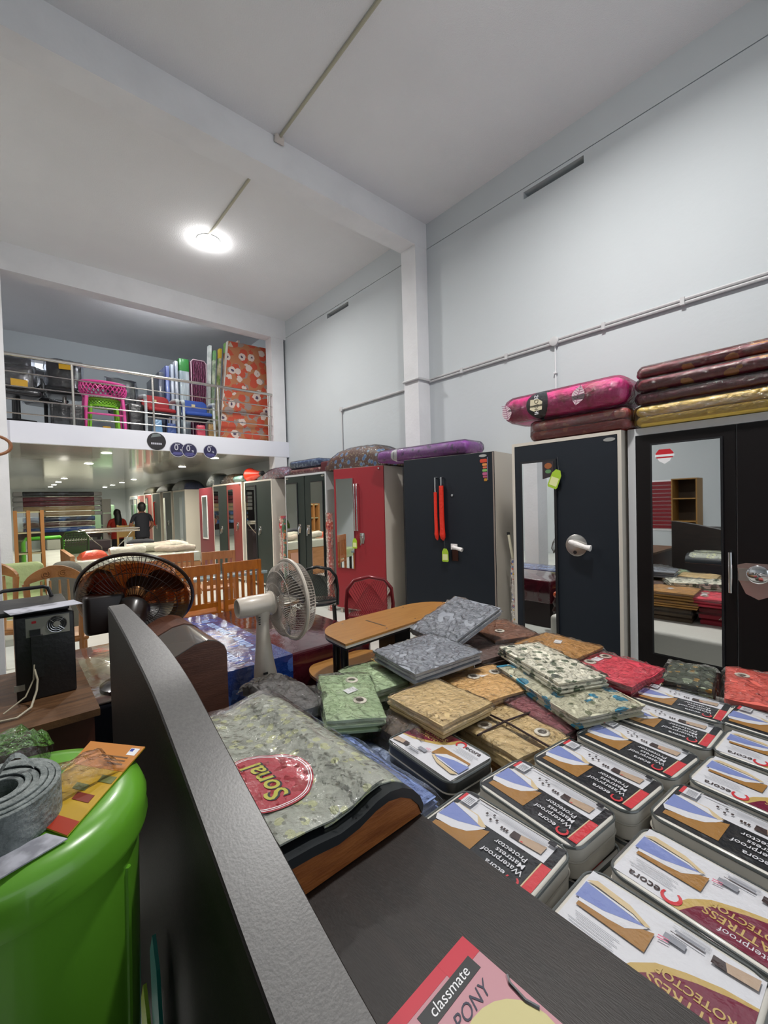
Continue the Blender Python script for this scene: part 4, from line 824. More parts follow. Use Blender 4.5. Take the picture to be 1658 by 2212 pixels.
# glossy wrapped mattress on the other side of the bedside cabinet, and the desk
t = thing('wrapped_mattress', 'dark blue mattress in very shiny plastic between desk and bedside cabinet', 'mattress', (0, 0, 0))
MB().at((.545, 3.35, .12)).slab(.54, 1.22, .33, .03, .02).build('mattress', [mat('navy_side_cloth', '#10142c', .5)], t, True)
MB().at((.545, 3.35, .452)).slab(.53, 1.20, .01, .03, .004).build('plastic_cover', mat('glare_plastic_cover', '#8f8670', .1, coat=1, bump=(6, .15), var=(4, '#6d4a48', .45, .6)), t, True)  # cream glare on the maroon plastic is put into the base colour
MB().box(.29, .80, 2.76, 3.94, 0, .12).build('base', mat('dark_base', '#1c0d0e', .5), t)
desk = thing('wooden_desk', 'worn brown wooden desk carrying the computer case', 'desk', (0, 0, 0))
MB().box(-1.1, .255, 2.07, 2.85, .672, .70).build('desktop', mat('worn_desk_wood', '#6e4d31', .45, bump=(50, .15), var=(6, '#4a321f', .35, .7), stretch=(1, 7, 1)), desk)
MB().box(-1.05, .235, 2.10, 2.12, .1, .672).build('modesty_panel', mat('red_brown_wood', '#4a2214', .5, var=(5, '#37180e', .35, .7)), desk)
MB().box(.215, .24, 2.12, 2.82, 0, .672).build('side_panel', mat('red_brown_wood', '#4a2214', .5), desk)
MB().box(-1.08, -1.05, 2.12, 2.82, 0, .672).build('side_panel', mat('red_brown_wood', '#4a2214', .5), desk)
case_m = mat('case_black', (.012, .012, .013), .4, bump=(60, .08)); grille = mat('psu_grey', '#9c9990', .4, .5)
cp = thing('computer_case', 'black tower computer case on the desk, back panel with power supply fan showing', 'computer', (0, 2.36, .702))
MB().at((.105, .22, 0)).slab(.205, .44, .355, .008, .004).build('case', case_m, cp, True)
ps = MB().box(.04, .19, -.003, 0, .268, .348).build('power_supply', grille, cp)
MB().at((.145, -.003, .308), rx=PI/2).lathe([(.036, 0), (.036, .001), (.001, .001)], 24).build('fan_opening', black_trim, ps, True)
for r in (.034, .026, .018): MB().at((.145, -.006, .308), rx=PI/2).tube([(r*math.cos(2*PI*i/24), r*math.sin(2*PI*i/24), 0) for i in range(24)], .0013, 5, True).build('fan_guard_ring', chrome, ps, True)
for k in range(4): a = PI/4+k*PI/2; MB().at((.145, -.006, .308), rx=PI/2).tube([(.008*math.cos(a), .008*math.sin(a), 0), (.036*math.cos(a), .036*math.sin(a), 0)], .0013, 5).build('fan_guard_spoke', chrome, ps, True)
MB().at((.145, -.005, .308), rx=PI/2).lathe([(.013, 0), (.013, .002), (.001, .002)], 18).build('fan_hub', grille, ps, True)
MB().box(.052, .088, -.012, -.003, .275, .30).build('power_socket', black_trim, ps)
MB().box(.06, .075, -.005, -.003, .325, .335).build('power_switch', red_print, ps)
MB().box(.055, .095, -.03, 0, .10, .275).build('cable_boot', case_m, cp)
MB().box(-.005, .03, -.004, 0, .05, .075).build('port_plate', grille, cp)
cb = thing('white_cable', 'white lead dangling from the back of the computer case', 'cable', (0, 0, 0))
MB().tube([(.062, 2.33, .84), (.07, 2.31, .80), (.066, 2.30, .76), (.045, 2.25, .712), (.0, 2.19, .706), (-.06, 2.2, .706)], .004, 7).build('lead', mat('white_cable', '#b9b098', .5), cb, True)
MB().tube([(.062, 2.33, .86), (.058, 2.325, .80), (.03, 2.31, .74), (-.04, 2.27, .706)], .003, 7).build('lead', mat('white_cable', '#b9b098', .5), cb, True)
t = thing('document_tray', 'black tray with a carrying handle lying on the computer case', 'tray', (.06, 2.58, 1.06))
MB().slab(.27, .36, .02, .01, .004).build('tray_body', case_m, t, True)
MB().tube([(-.12, .12, .02), (-.11, .14, .06), (-.09, .15, .068), (.06, .15, .068), (.08, .14, .06), (.09, .12, .02)], .009, 8).build('handle', black_trim, t, True)
tag(MB().at((.105, 2.40, 1.083), R(10)).box(-.125, .125, -.07, .06, 0, .002).build('paper_sheet', mat('paper_white', '#b9bac4', .6, var=(16, '#8e8f98', .5, .6)), None), 'white printed sheet of paper on top of the computer case', 'paper')
# ---------------------------------------------------------------- green drum with odds and ends
green_p = mat('green_plastic', '#62a02c', .28, coat=.3)
dr = thing('green_drum', 'lime green plastic drum with rounded lid standing before the headboard', 'drum', (-.015, 1.035, 0))
MB().lathe([(.17, .0), (.178, .01), (.192, .5), (.2, .86), (.2, .885)], 48).build('body', green_p, dr, True)
MB().lathe([(.200, .880), (.214, .884), (.217, .895), (.214, .91), (.216, .93), (.208, .952), (.19, .965), (.165, .968), (.001, .966)], 48).build('lid', green_p, dr, True)
for k in range(6): a = .4+k*PI/3; MB().tube([(.18*math.cos(a), .18*math.sin(a), .02), (.2*math.cos(a), .2*math.sin(a), .84)], .006, 6).build('rib', green_p, dr, True)
DZ = .969
br = thing('brochure', 'orange and yellow printed brochure on the green drum lid', 'brochure', (0, 0, DZ))
q = [(.212, 1.07), (.125, 1.185), (.0, .97), (.055, .868)]
def quad(a, b_, z): return [(q[0][0]+(q[3][0]-q[0][0])*a+(q[1][0]-q[0][0])*b_*(1-a)+(q[2][0]-q[3][0])*b_*a, q[0][1]+(q[3][1]-q[0][1])*a+(q[1][1]-q[0][1])*b_*(1-a)+(q[2][1]-q[3][1])*b_*a, z)]
def strip_(a0, a1, b0, b1, z0, z1, m, nm):
    pts = [quad(a, b_, 0)[0][:2] for a, b_ in ((a0, b0), (a0, b1), (a1, b1), (a1, b0))]
    return MB().prism(pts, z0, z1, 'z').build(nm, m, br)
strip_(0, 1, 0, 1, .001, .0035, mat('brochure_yellow', '#c09a22', .4, coat=.4), 'sheet')
strip_(0, .35, 0, 1, .0036, .0040, mat('brochure_orange', '#c27a22', .4, coat=.4), 'printed_area')
strip_(.88, 1, 0, 1, .0036, .0040, mat('brochure_red', '#a8331a', .4), 'printed_area')
strip_(.04, .14, .05, .2, .0041, .0044, white_print, 'logo_panel')
strip_(.05, .09, .13, .19, .0045, .0047, mat('logo_blue', '#22399a', .4), 'logo_block')
for k in range(3): strip_(.17+.045*k, .19+.045*k, .12, .6-.1*k, .0041, .0043, mat('print_brown', '#6b4418', .5), 'text_line')
strip_(.42, .50, .02, .28, .0041, .0043, mat('leaf_grey', '#6f7540', .5), 'leaf_picture'); strip_(.55, .62, .35, .6, .0041, .0043, mat('leaf_grey', '#6f7540', .5), 'leaf_picture')
strip_(.64, .72, .12, .45, .0041, .0043, mat('brochure_red2', '#7d2e22', .4), 'picture_block')
tag(MB().prism([(.055, .862), (.03, .90), (-.07, .89), (-.12, .86), (-.03, .835)], DZ+.0005, DZ+.0025, 'z').build('folded_paper', mat('paper_white', '#b9bac4', .6), None), 'folded white paper under the brochure on the drum lid', 'paper')
roll = thing('strapping_roll', 'coiled roll of grey woven strapping on the brochure', 'roll', (-.03, .975, DZ+.004), 0, None, (R(3), 0, 0))
strap_m = mat('grey_strapping', '#8b9290', .55, bump=(90, .5), var=(40, '#6c7472', .4, .6))
for k, (r0, r1, h) in enumerate(((.028, .036, .062), (.037, .046, .066), (.047, .057, .063), (.058, .068, .067), (.069, .078, .064), (.079, .087, .062))):
    MB().lathe([(r0, 0), (r1, 0), (r1, h), (r1-.001, h+.001), (r0+.001, h+.001), (r0, h)], 40, False, False).build('strap_coil', strap_m, roll, True)
MB().grid(lambda u, v: (.0+.05*u, .02+.0*u+(.012 if v else 0), .068+.03*math.sin(u*PI)+.004*v), 8, 1).build('loose_strap_end', strap_m, roll)
crum = film('crumpled_film', (1, 1, 1), .04, .10, (50, .8))
for lab, x, y, z, sx, sy, sz, sd in (('crumpled clear plastic bag piled behind the strapping roll', -.03, 1.16, DZ+.003, .17, .15, .075, 3), ('scrap of clear plastic wrap lying on the brochure', .09, 1.04, DZ+.006, .10, .13, .03, 5)):
    b = MB().at((x, y, z), sd); b.pillow(sx, sy, sz, 16, 16, sz*.4, 40, sd, 2.5, .1, True); tag(b.build('plastic_wrap', crum, None), lab, 'plastic wrap')
for lab, x, y, h, c, a in (('teal plastic strip leaning between drum and headboard', .225, 1.10, .50, '#1a9a8c', .02), ('yellow plastic strip leaning between drum and headboard', .215, 1.19, .33, '#c4d82a', .0)):
    tag(MB().prism([(y-.045, 0), (y+.045, 0), (y+.03+a, h-.06), (y+a, h), (y-.03+a, h-.06)], x-.004, x+.004, 'x').build('plastic_strip', mat('strip_'+c, c, .4), None), lab, 'plastic strip')
# ---------------------------------------------------------------- fans
def fan(root, centre, axis, r, blade_m, cage_m, ring_m, motor_m, stem, base_z, motor_len=.19, blades=3, spokes=72, off=.05, rm=.065):
    """axis points where the fan blows; cage, blades and motor as parts of root"""
    ax = Vector(axis).normalized(); q = ax.to_track_quat('Z', 'Y').to_matrix().to_4x4(); Mx = Matrix.Translation(centre) @ q
    def on(b): b.M = Mx; return b
    def wires(s, nm):
        b = on(MB())
        for k in range(spokes):
            a = 2*PI*k/spokes; c, s_ = math.cos(a), math.sin(a)
            b.tube([(r*.22*c, r*.22*s_, s*.095), (r*.6*c, r*.6*s_, s*.088), (r*.88*c, r*.88*s_, s*.06), (r*.99*c, r*.99*s_, 0)], .0016, 4)
        o = b.build(nm, cage_m, root, True); o['kind'] = 'stuff'
        for rr, zz in ((.45, .091), (.75, .075)): on(MB()).tube([(r*rr*math.cos(2*PI*i/40), r*rr*math.sin(2*PI*i/40), s*zz) for i in range(40)], .002, 5, True).build('cage_ring', cage_m, root, True)
    wires(1, 'front_grille'); wires(-1, 'rear_grille')
    on(MB()).tube([(r*math.cos(2*PI*i/56), r*math.sin(2*PI*i/56), 0) for i in range(56)], .011, 8, True).build('rim', ring_m, root, True)
    on(MB()).lathe([(r*.24, .096), (r*.22, .104), (.001, .106)], 28).build('badge_plate', ring_m, root, True)
    for k in range(blades):
        a0 = 2*PI*k/blades+.5
        def bl(u, v):
            rr = r*(.2+.68*u); aw = (.25+.75*math.sin(min(1, u*1.25)*PI*.5))*.85*(1-.25*max(0, u-.8)/.2); a = a0+(v-.5)*aw*1.3
            return (rr*math.cos(a), rr*math.sin(a), -.02+.07*(v-.5)*(1-.35*u))
        b = on(MB()); b.grid(bl, 8, 8); o = b.build('blade', blade_m, root, True)
        md = o.modifiers.new('thick', 'SOLIDIFY'); md.thickness = .003
    on(MB()).lathe([(.001, .05), (r*.14, .045), (r*.17, .02), (r*.17, -.05)], 24).build('hub', blade_m, root, True)
    on(MB()).lathe([(r*.26, -.098), (r*.27, -.10), (r*.30, -.115), (rm, -.13), (rm*1.02, -.13-motor_len*.6), (rm*.95, -.13-motor_len*.95), (rm*.88, -.13-motor_len), (rm*.8, -.13-motor_len), (rm*.78, -.13-motor_len+.02), (.001, -.13-motor_len+.02)], 28).build('motor_housing', motor_m, root, True)
    return Mx
white_p = mat('aged_white_plastic', '#cfc5b8', .35, coat=.3, var=(5, '#c2b6a6', .45, .7)); dirty = mat('dusty_blade', '#a89c90', .5)
wf = thing('pedestal_fan', 'old white pedestal fan turned sideways beside the bed', 'fan', (0, 0, 0))
Mx = fan(wf, (1.19, 2.20, .968), (1, -.06, .02), .222, film('clear_blade', (.80, .76, .72), .10, .25), mat('cage_wire_white', '#b5aca2', .4), white_p, white_p, None, 0, .17, 3, 84, rm=.055)
MB().tube([(1.03, 2.21, .935), (1.028, 2.21, .90), (1.03, 2.212, .86)], [.045, .038, .03], 16).build('neck', white_p, wf, True)
for k in range(4): MB().box(.99+.0*k, 1.0, 2.175, 2.179+.0, .90-.012*k, .906-.012*k).build('tilt_notch', black_trim, wf)
MB().tube([(1.03, 2.212, .875), (1.028, 2.212, .80), (1.03, 2.212, .68), (1.035, 2.212, .58), (1.035, 2.212, .53), (1.03, 2.212, .46)], [.033, .036, .048, .062, .06, .042], 18).build('control_column', white_p, wf, True)
MB().box(.995, 1.02, 2.148, 2.152, .60, .612).build('switch_panel', black_trim, wf)
MB().cyl((1.03, 2.212, .02), (1.03, 2.212, .47), .018, 12).build('pole', chrome, wf, True)
MB().at((1.03, 2.212, 0)).lathe([(.17, 0), (.17, .012), (.15, .025), (.03, .04), (.02, .06)], 32).build('base', white_p, wf, True)
brown_t = film('brown_blade', (.55, .30, .14), .06, .2); brown_p = mat('dark_brown_plastic', '#1e130e', .3, coat=.5)
bf = thing('brown_fan', 'large brown table fan facing away, set on the shiny wrapped mattress', 'fan', (0, 0, 0))
fan(bf, (.575, 2.98, .975), (.35, .78, .52), .315, brown_t, mat('cage_wire_brown', '#2b1d15', .35), mat('brown_rim', '#2b1d15', .3), brown_p, None, 0, .16, 3, 60, rm=.085)
on_ = Matrix.Translation((.575, 2.98, .975)) @ Vector((.35, .78, .52)).normalized().to_track_quat('Z', 'Y').to_matrix().to_4x4()
b = MB(); b.M = on_; b.lathe([(.30, -.055), (.305, -.05), (.305, -.047), (.30, -.047), (.001, -.075), (.001, -.078)], 40); b.build('smoked_shroud', film('smoked_shroud', (.62, .42, .26), .05, .15), bf, True)
MB().tube([(.50, 2.86, .87), (.50, 2.88, .70), (.51, 2.9, .50)], [.035, .028, .03], 14).build('stand', brown_p, bf, True)
MB().at((.51, 2.92, .463)).lathe([(.15, 0), (.15, .02), (.12, .04), (.03, .06)], 28).build('base', brown_p, bf, True)
MB().at((.40, 2.93, .80)).slab(.20, .12, .22, .03, .02).build('control_box', mat('dark_brown_gloss', '#180b08', .4), bf, True)
# ---------------------------------------------------------------- chairs
def slat_chair(label, x, y, deg, m, group=None):
    t = thing('wooden_chair', label, 'chair', (x, y, 0), R(deg), group)
    # back faces -y (towards the viewer); seat on +y side
    for sx in (-1, 1):
        MB().prism([(-.205*1 if sx < 0 else .17, 0), (-.17 if sx < 0 else .205, 0), (-.17 if sx < 0 else .205, .93), (-.205 if sx < 0 else .17, .93)], -.02, .02, 'y').build('back_post', m, t)
        MB().box(sx*.19-.018, sx*.19+.018, .36, .40, 0, .44).build('leg', m, t)
    MB().box(-.17, .17, -.014, .014, .83, .93).build('top_rail', m, t)
    MB().box(-.17, .17, -.012, .012, .50, .55).build('lower_rail', m, t)
    for k in range(5): xx = -.125+.0625*k; MB().box(xx-.014, xx+.014, -.008, .008, .55, .83).build('slat', m, t)
    MB().at((0, .195, .43)).slab(.42, .42, .03, .02, .008).build('seat', m, t, True)
    MB().box(-.17, .17, -.01, .01, .25, .29).build('stretcher', m, t)
    return t
orange_chair = mat('orange_varnished_wood', '#b4661a', .3, coat=.5, bump=(40, .08), var=(6, '#9c5412', .4, .7), stretch=(4, 4, 1))
pinkish_chair = mat('pinkish_varnished_wood', '#b77748', .35, coat=.4, var=(6, '#a56638', .4, .7), stretch=(4, 4, 1))
slat_chair('orange wooden slat-back chair at the bed foot, the one beside the brown fan', 1.385, 4.38, 0, orange_chair)
slat_chair('orange wooden slat-back chair at the bed foot, the one beside the white fan', 1.83, 4.38, 2, orange_chair)
slat_chair('pinkish wooden slat-back chair behind the orange pair, half hidden', 1.56, 5.75, -4, pinkish_chair)
slat_chair('pinkish wooden slat-back chair behind the orange pair, by the wardrobes', 2.04, 5.62, -8, pinkish_chair)
slat_chair('pinkish wooden slat-back chair seen through the brown fan', 1.02, 5.2, 2, pinkish_chair)
tbl = thing('dining_table', 'glass-topped dining table hidden between the orange and pinkish chairs', 'table', (1.75, 5.0, 0))
MB().at((0, 0, .70)).slab(1.15, .40, .03, .03, .006).build('tabletop', mat('glass_top', '#8fa3a8', .08, coat=1), tbl, True)
for sx in (-.5, .5):
    for sy in (-.15, .15): MB().box(sx-.025, sx+.025, sy-.025, sy+.025, 0, .70).build('leg', orange_chair, tbl)
# carved chair
cv = mat('carved_wood', '#a8733f', .4, coat=.3, bump=(40, .2), var=(8, '#8a5a30', .4, .7))
def carved_chair(label, x, y, deg):
    t = thing('carved_chair', label, 'chair', (x, y, 0), R(deg))
    n = 20; top = []; low = []
    for i in range(n+1):
        u = i/n; xx = -.19+.38*u; a = math.sin(PI*u); top.append((xx, .96+.11*a**.7)); low.append((xx, .93+.045*a))
    MB().prism(top+low[::-1], -.02, .02, 'y').build('crest_rail', cv, t)
    for sx in (-1, 1):
        b = MB().at((sx*.055, -.023, 1.005), rx=PI/2); path = [(.03*(1-k/26)*math.cos(k*.55*sx+1), .03*(1-k/26)*math.sin(k*.55*sx+1), 0) for k in range(22)]
        b.tube(path, .005, 6); b.build('carved_scroll', cv, t, True)
        MB().tube([(sx*.18, 0, .94), (sx*.172, 0, .8), (sx*.16, 0, .5), (sx*.165, 0, 0)], [.024, .02, .019, .02], 8).build('back_post', cv, t, True)
        MB().box(sx*.18-.018, sx*.18+.018, .36, .40, 0, .44).build('leg', cv, t)
    for xx in (-.085, -.03, .03, .085): MB().tube([(xx, 0, .95), (xx*1.05, .006, .75), (xx*.9, 0, .46)], [.016, .018, .014], 8, False, .5).build('spindle', mat('pale_carved_wood', '#b58a5c', .4), t, True)
    MB().at((0, .195, .43)).slab(.42, .42, .04, .04, .012).build('seat', cv, t, True)
    MB().box(-.15, .15, -.012, .012, .44, .48).build('lower_rail', cv, t)
carved_chair('carved wooden chair with scrolled crest rail near the computer', .265, 4.33, -6)
carved_chair('carved wooden chair partly behind the cream pillar, turned away', -.12, 5.05, -30)
# metal mesh chairs
def mesh_chair(label, x, y, deg, m, dens=11):
    t = thing('mesh_chair', label, 'chair', (x, y, 0), R(deg))
    out = [(-.20, 0, .46), (-.205, -.02, .62), (-.19, -.05, .76), (-.13, -.07, .84), (0, -.08, .87), (.13, -.07, .84), (.19, -.05, .76), (.205, -.02, .62), (.20, 0, .46)]
    MB().tube(out, .016, 10).build('back_frame', m, t, True)
    b = MB()
    def prof(xx): return .52+.0*xx, .855-.11*abs(xx/.19)**2.5
    for k in range(-dens, dens+1):
        xx = .185*k/dens
        for sgn in (-1, 1):
            z0, z1 = prof(xx); xe = max(-.185, min(.185, xx+sgn*.14)); ze = prof(xe)[1]
            b.tube([(xx, -.03, z0), (xe, -.065, min(z1, ze)-.005)], .0017, 4)
    o = b.build('mesh_back', m, t); o['kind'] = 'stuff'
    MB().tube([(-.19, -.03, .52), (0, -.045, .51), (.19, -.03, .52)], .009, 8).build('lower_bar', m, t, True)
    MB().at((0, .2, .445)).lathe([(.20, 0), (.21, .01), (.205, .025), (.18, .03), (.001, .026)], 32).build('seat', m, t, True)
    for sx, sy in ((-.17, 0), (.17, 0), (-.15, .35), (.15, .35)): MB().cyl((sx, sy, .45), (sx*1.12, sy+(.03 if sy else -.03), 0), .013, 10).build('leg', m, t, True)
    return t
mesh_chair('red metal chair with mesh back behind the folding table', 2.36, 2.93, -38, mat('red_metal', '#7a1f26', .3, .2, coat=.4))
mesh_chair('black metal chair with mesh back and round seat by the charcoal wardrobe', 2.38, 3.80, -34, mat('charcoal_metal', '#191b1b', .3, .2, coat=.3))
# ================================================================ on the mezzanine
inox = mat('stainless_rail', (.60, .58, .54), .22, 1.0)
FZ = 2.705
rl = thing('railing', 'stainless steel railing with thin bars along the mezzanine edge', 'railing', (0, 7.46, 0))
MB().cyl((.03, 0, 3.575), (3.80, 0, 3.575), .024, 14).build('handrail', inox, rl, True)
for z in (3.35, 3.165, 2.995, 2.81): MB().cyl((.03, 0, z), (3.80, 0, z), .009, 8).build('rail_bar', inox, rl, True)
for x in (.75, 1.775, 2.79, 3.74): MB().cyl((x, 0, FZ), (x, 0, 3.57), .017, 12).build('post', inox, rl, True)
# standing mattresses
floral_o = pattern('orange_floral_ticking', '#a86a45', [(5, '#8f7f78', .24, 5.0), (6.5, '#b5462c', .30, 1.0), (5.2, '#c8b8b0', .21, 3.0, '#4b3a52', .09)], .6, .2, (20, .2))
fm = thing('floral_mattress', 'tall mattress with orange floral ticking standing against the mezzanine post', 'mattress', (3.44, 7.86, FZ), R(-4))
b = MB(); b.prism([(-.50, 0), (.46, 0), (.48, 1.86), (-.28, 1.86)], 0, .10, 'y'); b.build('mattress', floral_o, fm)
MB().prism([(-.50, 0), (-.485, 0), (-.265, 1.86), (-.28, 1.86)], -.002, .102, 'y').build('edge_piping', mat('piping_white', '#b9b2a8', .5), fm)
for (a, c) in (((-.50, 0), .10), ((.36, 0), .10), ((-.28, 1.76), .10)): MB().prism([(a[0], a[1]+.001), (a[0]+c, a[1]+.001), (a[0]+c*.5, a[1]+c*.9)], -.003, 0, 'y').build('corner_guard', mat('plastic_corner', '#b4a692', .3, coat=.6), fm)
def stripes(nm, base, lay): return pattern(nm, base, lay, .4, .6, (30, .4))
MT = [('navy plastic-wrapped mattress, shortest of the standing row', 2.22, 8.7, .10, 1.32, '#1b2030', '#454c60'), ('blue plastic-wrapped mattress next to the navy one', 2.33, 8.7, .07, 1.46, '#2b3a7c', '#7f8fc4'),
      ('silver-blue wrapped mattress in the standing row', 2.415, 8.7, .06, 1.50, '#8a93a4', '#c1c8d2'), ('dark blue and white wrapped mattress in the standing row', 2.49, 8.7, .06, 1.58, '#5f6b84', '#d0d3d8'),
      ('grey-blue mattress with a green printed cap', 2.63, 8.7, .18, 1.64, '#7d8b93', '#aeb8bd'), ('dark magenta quilted mattress with pale rim', 2.87, 8.62, .28, 1.64, '#7d3658', '#5f2543')]
mags = {}
for lab, x, y, wd, h, c1, c2 in MT:
    t = thing('wrapped_mattress', lab, 'mattress', (x, y, FZ))
    if 'magenta' in lab:
        m = mat('magenta_quilt', c1, .45, coat=.4, bump=(9, 1.2, 'wave'), var=(7, c2, .35, .6, 'wave'), stretch=(1, 1, 1))
        MB().at((0, 0, 0), rx=0).prism([(-wd/2, 0), (wd/2, 0), (wd/2, h-.04), (wd/2-.04, h), (-wd/2+.04, h), (-wd/2, h-.04)], 0, .9, 'y').build('mattress', m, t)
        MB().tube([(-wd/2, -.004, 0), (-wd/2, -.004, h-.05), (-wd/2+.04, -.004, h-.005), (wd/2-.04, -.004, h-.005), (wd/2, -.004, h-.05), (wd/2, -.004, 0)], .011, 8).build('piping', mat('piping_pink', '#b89aa4', .5), t, True)
        for k in range(7):
            for sg in (-1, 1): MB().tube([(-sg*wd/2*.95, -.002, .12+.2*k), (sg*wd/2*.95, -.002, .36+.2*k)], .004, 5).build('quilt_seam', mat('seam_dark', '#4c1d36', .5), t)
    else:
        MB().at((0, .45, 0)).slab(wd, .9, h, .02, .015).build('mattress', mat('mw_'+c1, c1, .4, coat=.7, bump=(25, .5), var=(14, c2, .42, .58), stretch=(1, 1, .15)), t, True)
        if 'green' in lab: MB().at((0, .45, h-.24)).slab(wd+.004, .904, .245, .02, .015).build('printed_cap', mat('green_cap', '#2f7a36', .3, coat=.8, bump=(20, .4)), t, True)
# leaning thin foam sheets beside the floral mattress
FO = [('grey-white foam sheet leaning tallest at the back of the sheet row', 3.07, .06, 1.86, '#9fa3a0', '#c3c6c2'), ('green and white printed foam sheet in plastic', 3.12, .05, 1.76, '#6d8468', '#b9bfa8'), ('foam sheet with yellow and green cap', 3.19, .05, 1.80, '#b5a98c', '#5d7a3a'),
      ('rust brown foam sheet with a green and yellow printed end', 3.27, .09, 1.92, '#7d4520', '#c2a88a'), ('pink-topped foam sheet in clear plastic', 3.36, .06, 1.94, '#b58a86', '#d0c2b4'), ('white foam sheet with red marks next to the floral mattress', 3.43, .05, 1.98, '#b7ab9c', '#b8473a')]
for k, (lab, x, wd, h, c1, c2) in enumerate(FO):
    t = thing('foam_sheet', lab, 'foam sheet', (x-.20, 8.30-.05*k, FZ))
    lean = .10+.02*k
    MB().prism([(0, 0), (wd*.8, 0), (wd*.8+lean, h), (lean, h)], 0, .1, 'y').build('sheet', mat('fs_%d' % k, c1, .5, coat=.5, bump=(25, .4), var=(7, c2, .45, .6)), t)
    cap = {2: '#b59a2c', 3: '#5d8a3c', 4: '#c2566a', 1: '#5f8c5a'}.get(k)
    if cap: MB().prism([(lean*.9-.003, h*.9), (wd*.8+lean*.9+.003, h*.9), (wd*.8+lean+.003, h+.003), (lean-.003, h+.003)], -.003, .103, 'y').build('printed_cap', mat('cap_%d' % k, cap, .4, coat=.6), t)
# pink lattice stool over a green one
pk = mat('pink_plastic', '#d0458f', .35, coat=.3); gn = mat('apple_plastic', '#7ab82c', .35, coat=.3)
def lattice_stool(name, label, x, y, z, m, r, h, legr, seat_h):
    t = thing(name, label, 'stool', (x, y, z))
    MB().tube([(r*math.cos(2*PI*i/40), r*.62*math.sin(2*PI*i/40), h) for i in range(40)], .022, 8, True).build('seat_rim', m, t, True)
    MB().tube([(r*.90*math.cos(2*PI*i/40), r*.56*math.sin(2*PI*i/40), h-seat_h) for i in range(40)], .016, 8, True).build('skirt_rim', m, t, True)
    b = MB(); bp = [(1.0, 0), (1.06, -.35*seat_h), (1.03, -.7*seat_h), (.90, -seat_h)]
    for i in range(30):
        for sg in (-1, 1):
            b.tube([(r*k_*math.cos(2*PI*i/30+sg*.16*j), r*.62*k_*math.sin(2*PI*i/30+sg*.16*j), h+dz_) for j, (k_, dz_) in enumerate(bp)], .008, 5)
    o = b.build('woven_skirt', m, t, True); o['kind'] = 'stuff'
    b = MB()
    for k in range(-6, 7):
        xx = r*k/7; yy = r*.62*math.sqrt(max(0, 1-(k/7)**2)); b.tube([(xx, -yy, h), (xx*.7, 0, h+.012), (xx, yy, h)], .008, 5)
        yy = r*.62*k/7; xx = r*math.sqrt(max(0, 1-(k/7)**2)); b.tube([(-xx, yy, h+.006), (0, yy*.7, h+.016), (xx, yy, h+.006)], .008, 5)
    o = b.build('lattice_seat', m, t, True); o['kind'] = 'stuff'
    for sx, sy in ((-1, -1), (1, -1), (-1, 1), (1, 1)):
        MB().tube([(sx*r*.78, sy*r*.45, h-seat_h), (sx*r*.83, sy*r*.47, h*.5), (sx*r*.88, sy*r*.5, 0)], [legr, legr*.95, legr*.8], 10).build('leg', m, t, True)
    MB().tube([(-r*.83, -r*.47, h*.36), (r*.83, -r*.47, h*.36)], legr*.6, 8).build('stretcher', m, t, True)
    return t
lattice_stool('plastic_stool', 'bright pink plastic stool with lattice seat behind the railing', 1.19, 7.98, FZ, pk, .30, .76, .026, .20)
lattice_stool('plastic_stool', 'apple green plastic stool nested under the pink one', 1.19, 8.03, FZ, gn, .22, .52, .022, .10)
tag(MB().at((1.20, 7.86, FZ)).box(-.05, .05, -.03, .03, 0, .09).build('yellow_packet', mat('yellow_packet', '#c79a1c', .4), None), 'small yellow packet on the mezzanine floor under the stools', 'packet')
# black office chairs wrapped in plastic
blackl = mat('black_leatherette', (.012, .012, .014), .3, coat=.6, bump=(12, .35)); bagx = film('chair_bag', (.95, .96, 1), .03, .10, (22, 1.0)); ylw = mat('yellow_label', '#c99a14', .45)
def office_chair(label, x, y, deg, seat=.42, bh=.55, lab=None, leg=None):
    t = thing('office_chair', label, 'chair', (x, y, FZ), R(deg))
    MB().at((0, 0, seat)).slab(.48, .46, .10, .08, .04).build('seat', blackl, t, True)
    b = MB().at((0, .22, seat+.06+bh*.45), rx=R(80)); b.pillow(.46, bh, .13, 12, 14, .006, 8, 2, 4, .4); b.build('backrest', blackl, t, True)
    for sx in (-1, 1): MB().tube([(sx*.25, .16, seat+.05), (sx*.27, .14, seat+.22), (sx*.27, -.08, seat+.23), (sx*.25, -.14, seat+.05)], .02, 8).build('armrest', blackl, t, True)
    MB().cyl((0, 0, .06), (0, 0, seat), .028, 12).build('gas_column', leg or black_metal, t, True)
    for k in range(5): a = 2*PI*k/5+.3; MB().tube([(0, 0, .09), (.26*math.cos(a), .26*math.sin(a), .05), (.27*math.cos(a), .27*math.sin(a), .0)], [.022, .016, .02], 8).build('base_arm', leg or black_metal, t, True)
    b = MB().at((0, .24, seat+.06+bh*.45), rx=R(80)); b.pillow(.52, bh+.06, .19, 16, 16, .02, 14, x*3, 4, .3); b.build('plastic_bag', bagx, t)
    b = MB().at((0, -.02, seat+.02)); b.pillow(.54, .5, .11, 14, 14, .02, 14, x*5, 6, .5, True); b.build('plastic_bag', bagx, t)
    if lab: MB().at((lab[0], lab[1], lab[2]), R(lab[3]) if len(lab) > 3 else 0).box(-.09, .09, -.004, .004, -.05, .05).build('yellow_label', ylw, t)
    return t
office_chair('black office chair in plastic at the railing end by the pillar, yellow label low', .16, 7.92, 10, .40, .46, (-.03, -.27, .55))
office_chair('black office chair in plastic with high back and yellow label on top', .74, 8.5, -8, .60, .60, (.03, .07, 1.12), inox)
office_chair('black office chair in plastic behind the one with the low label', .13, 8.62, 0, .62, .56)
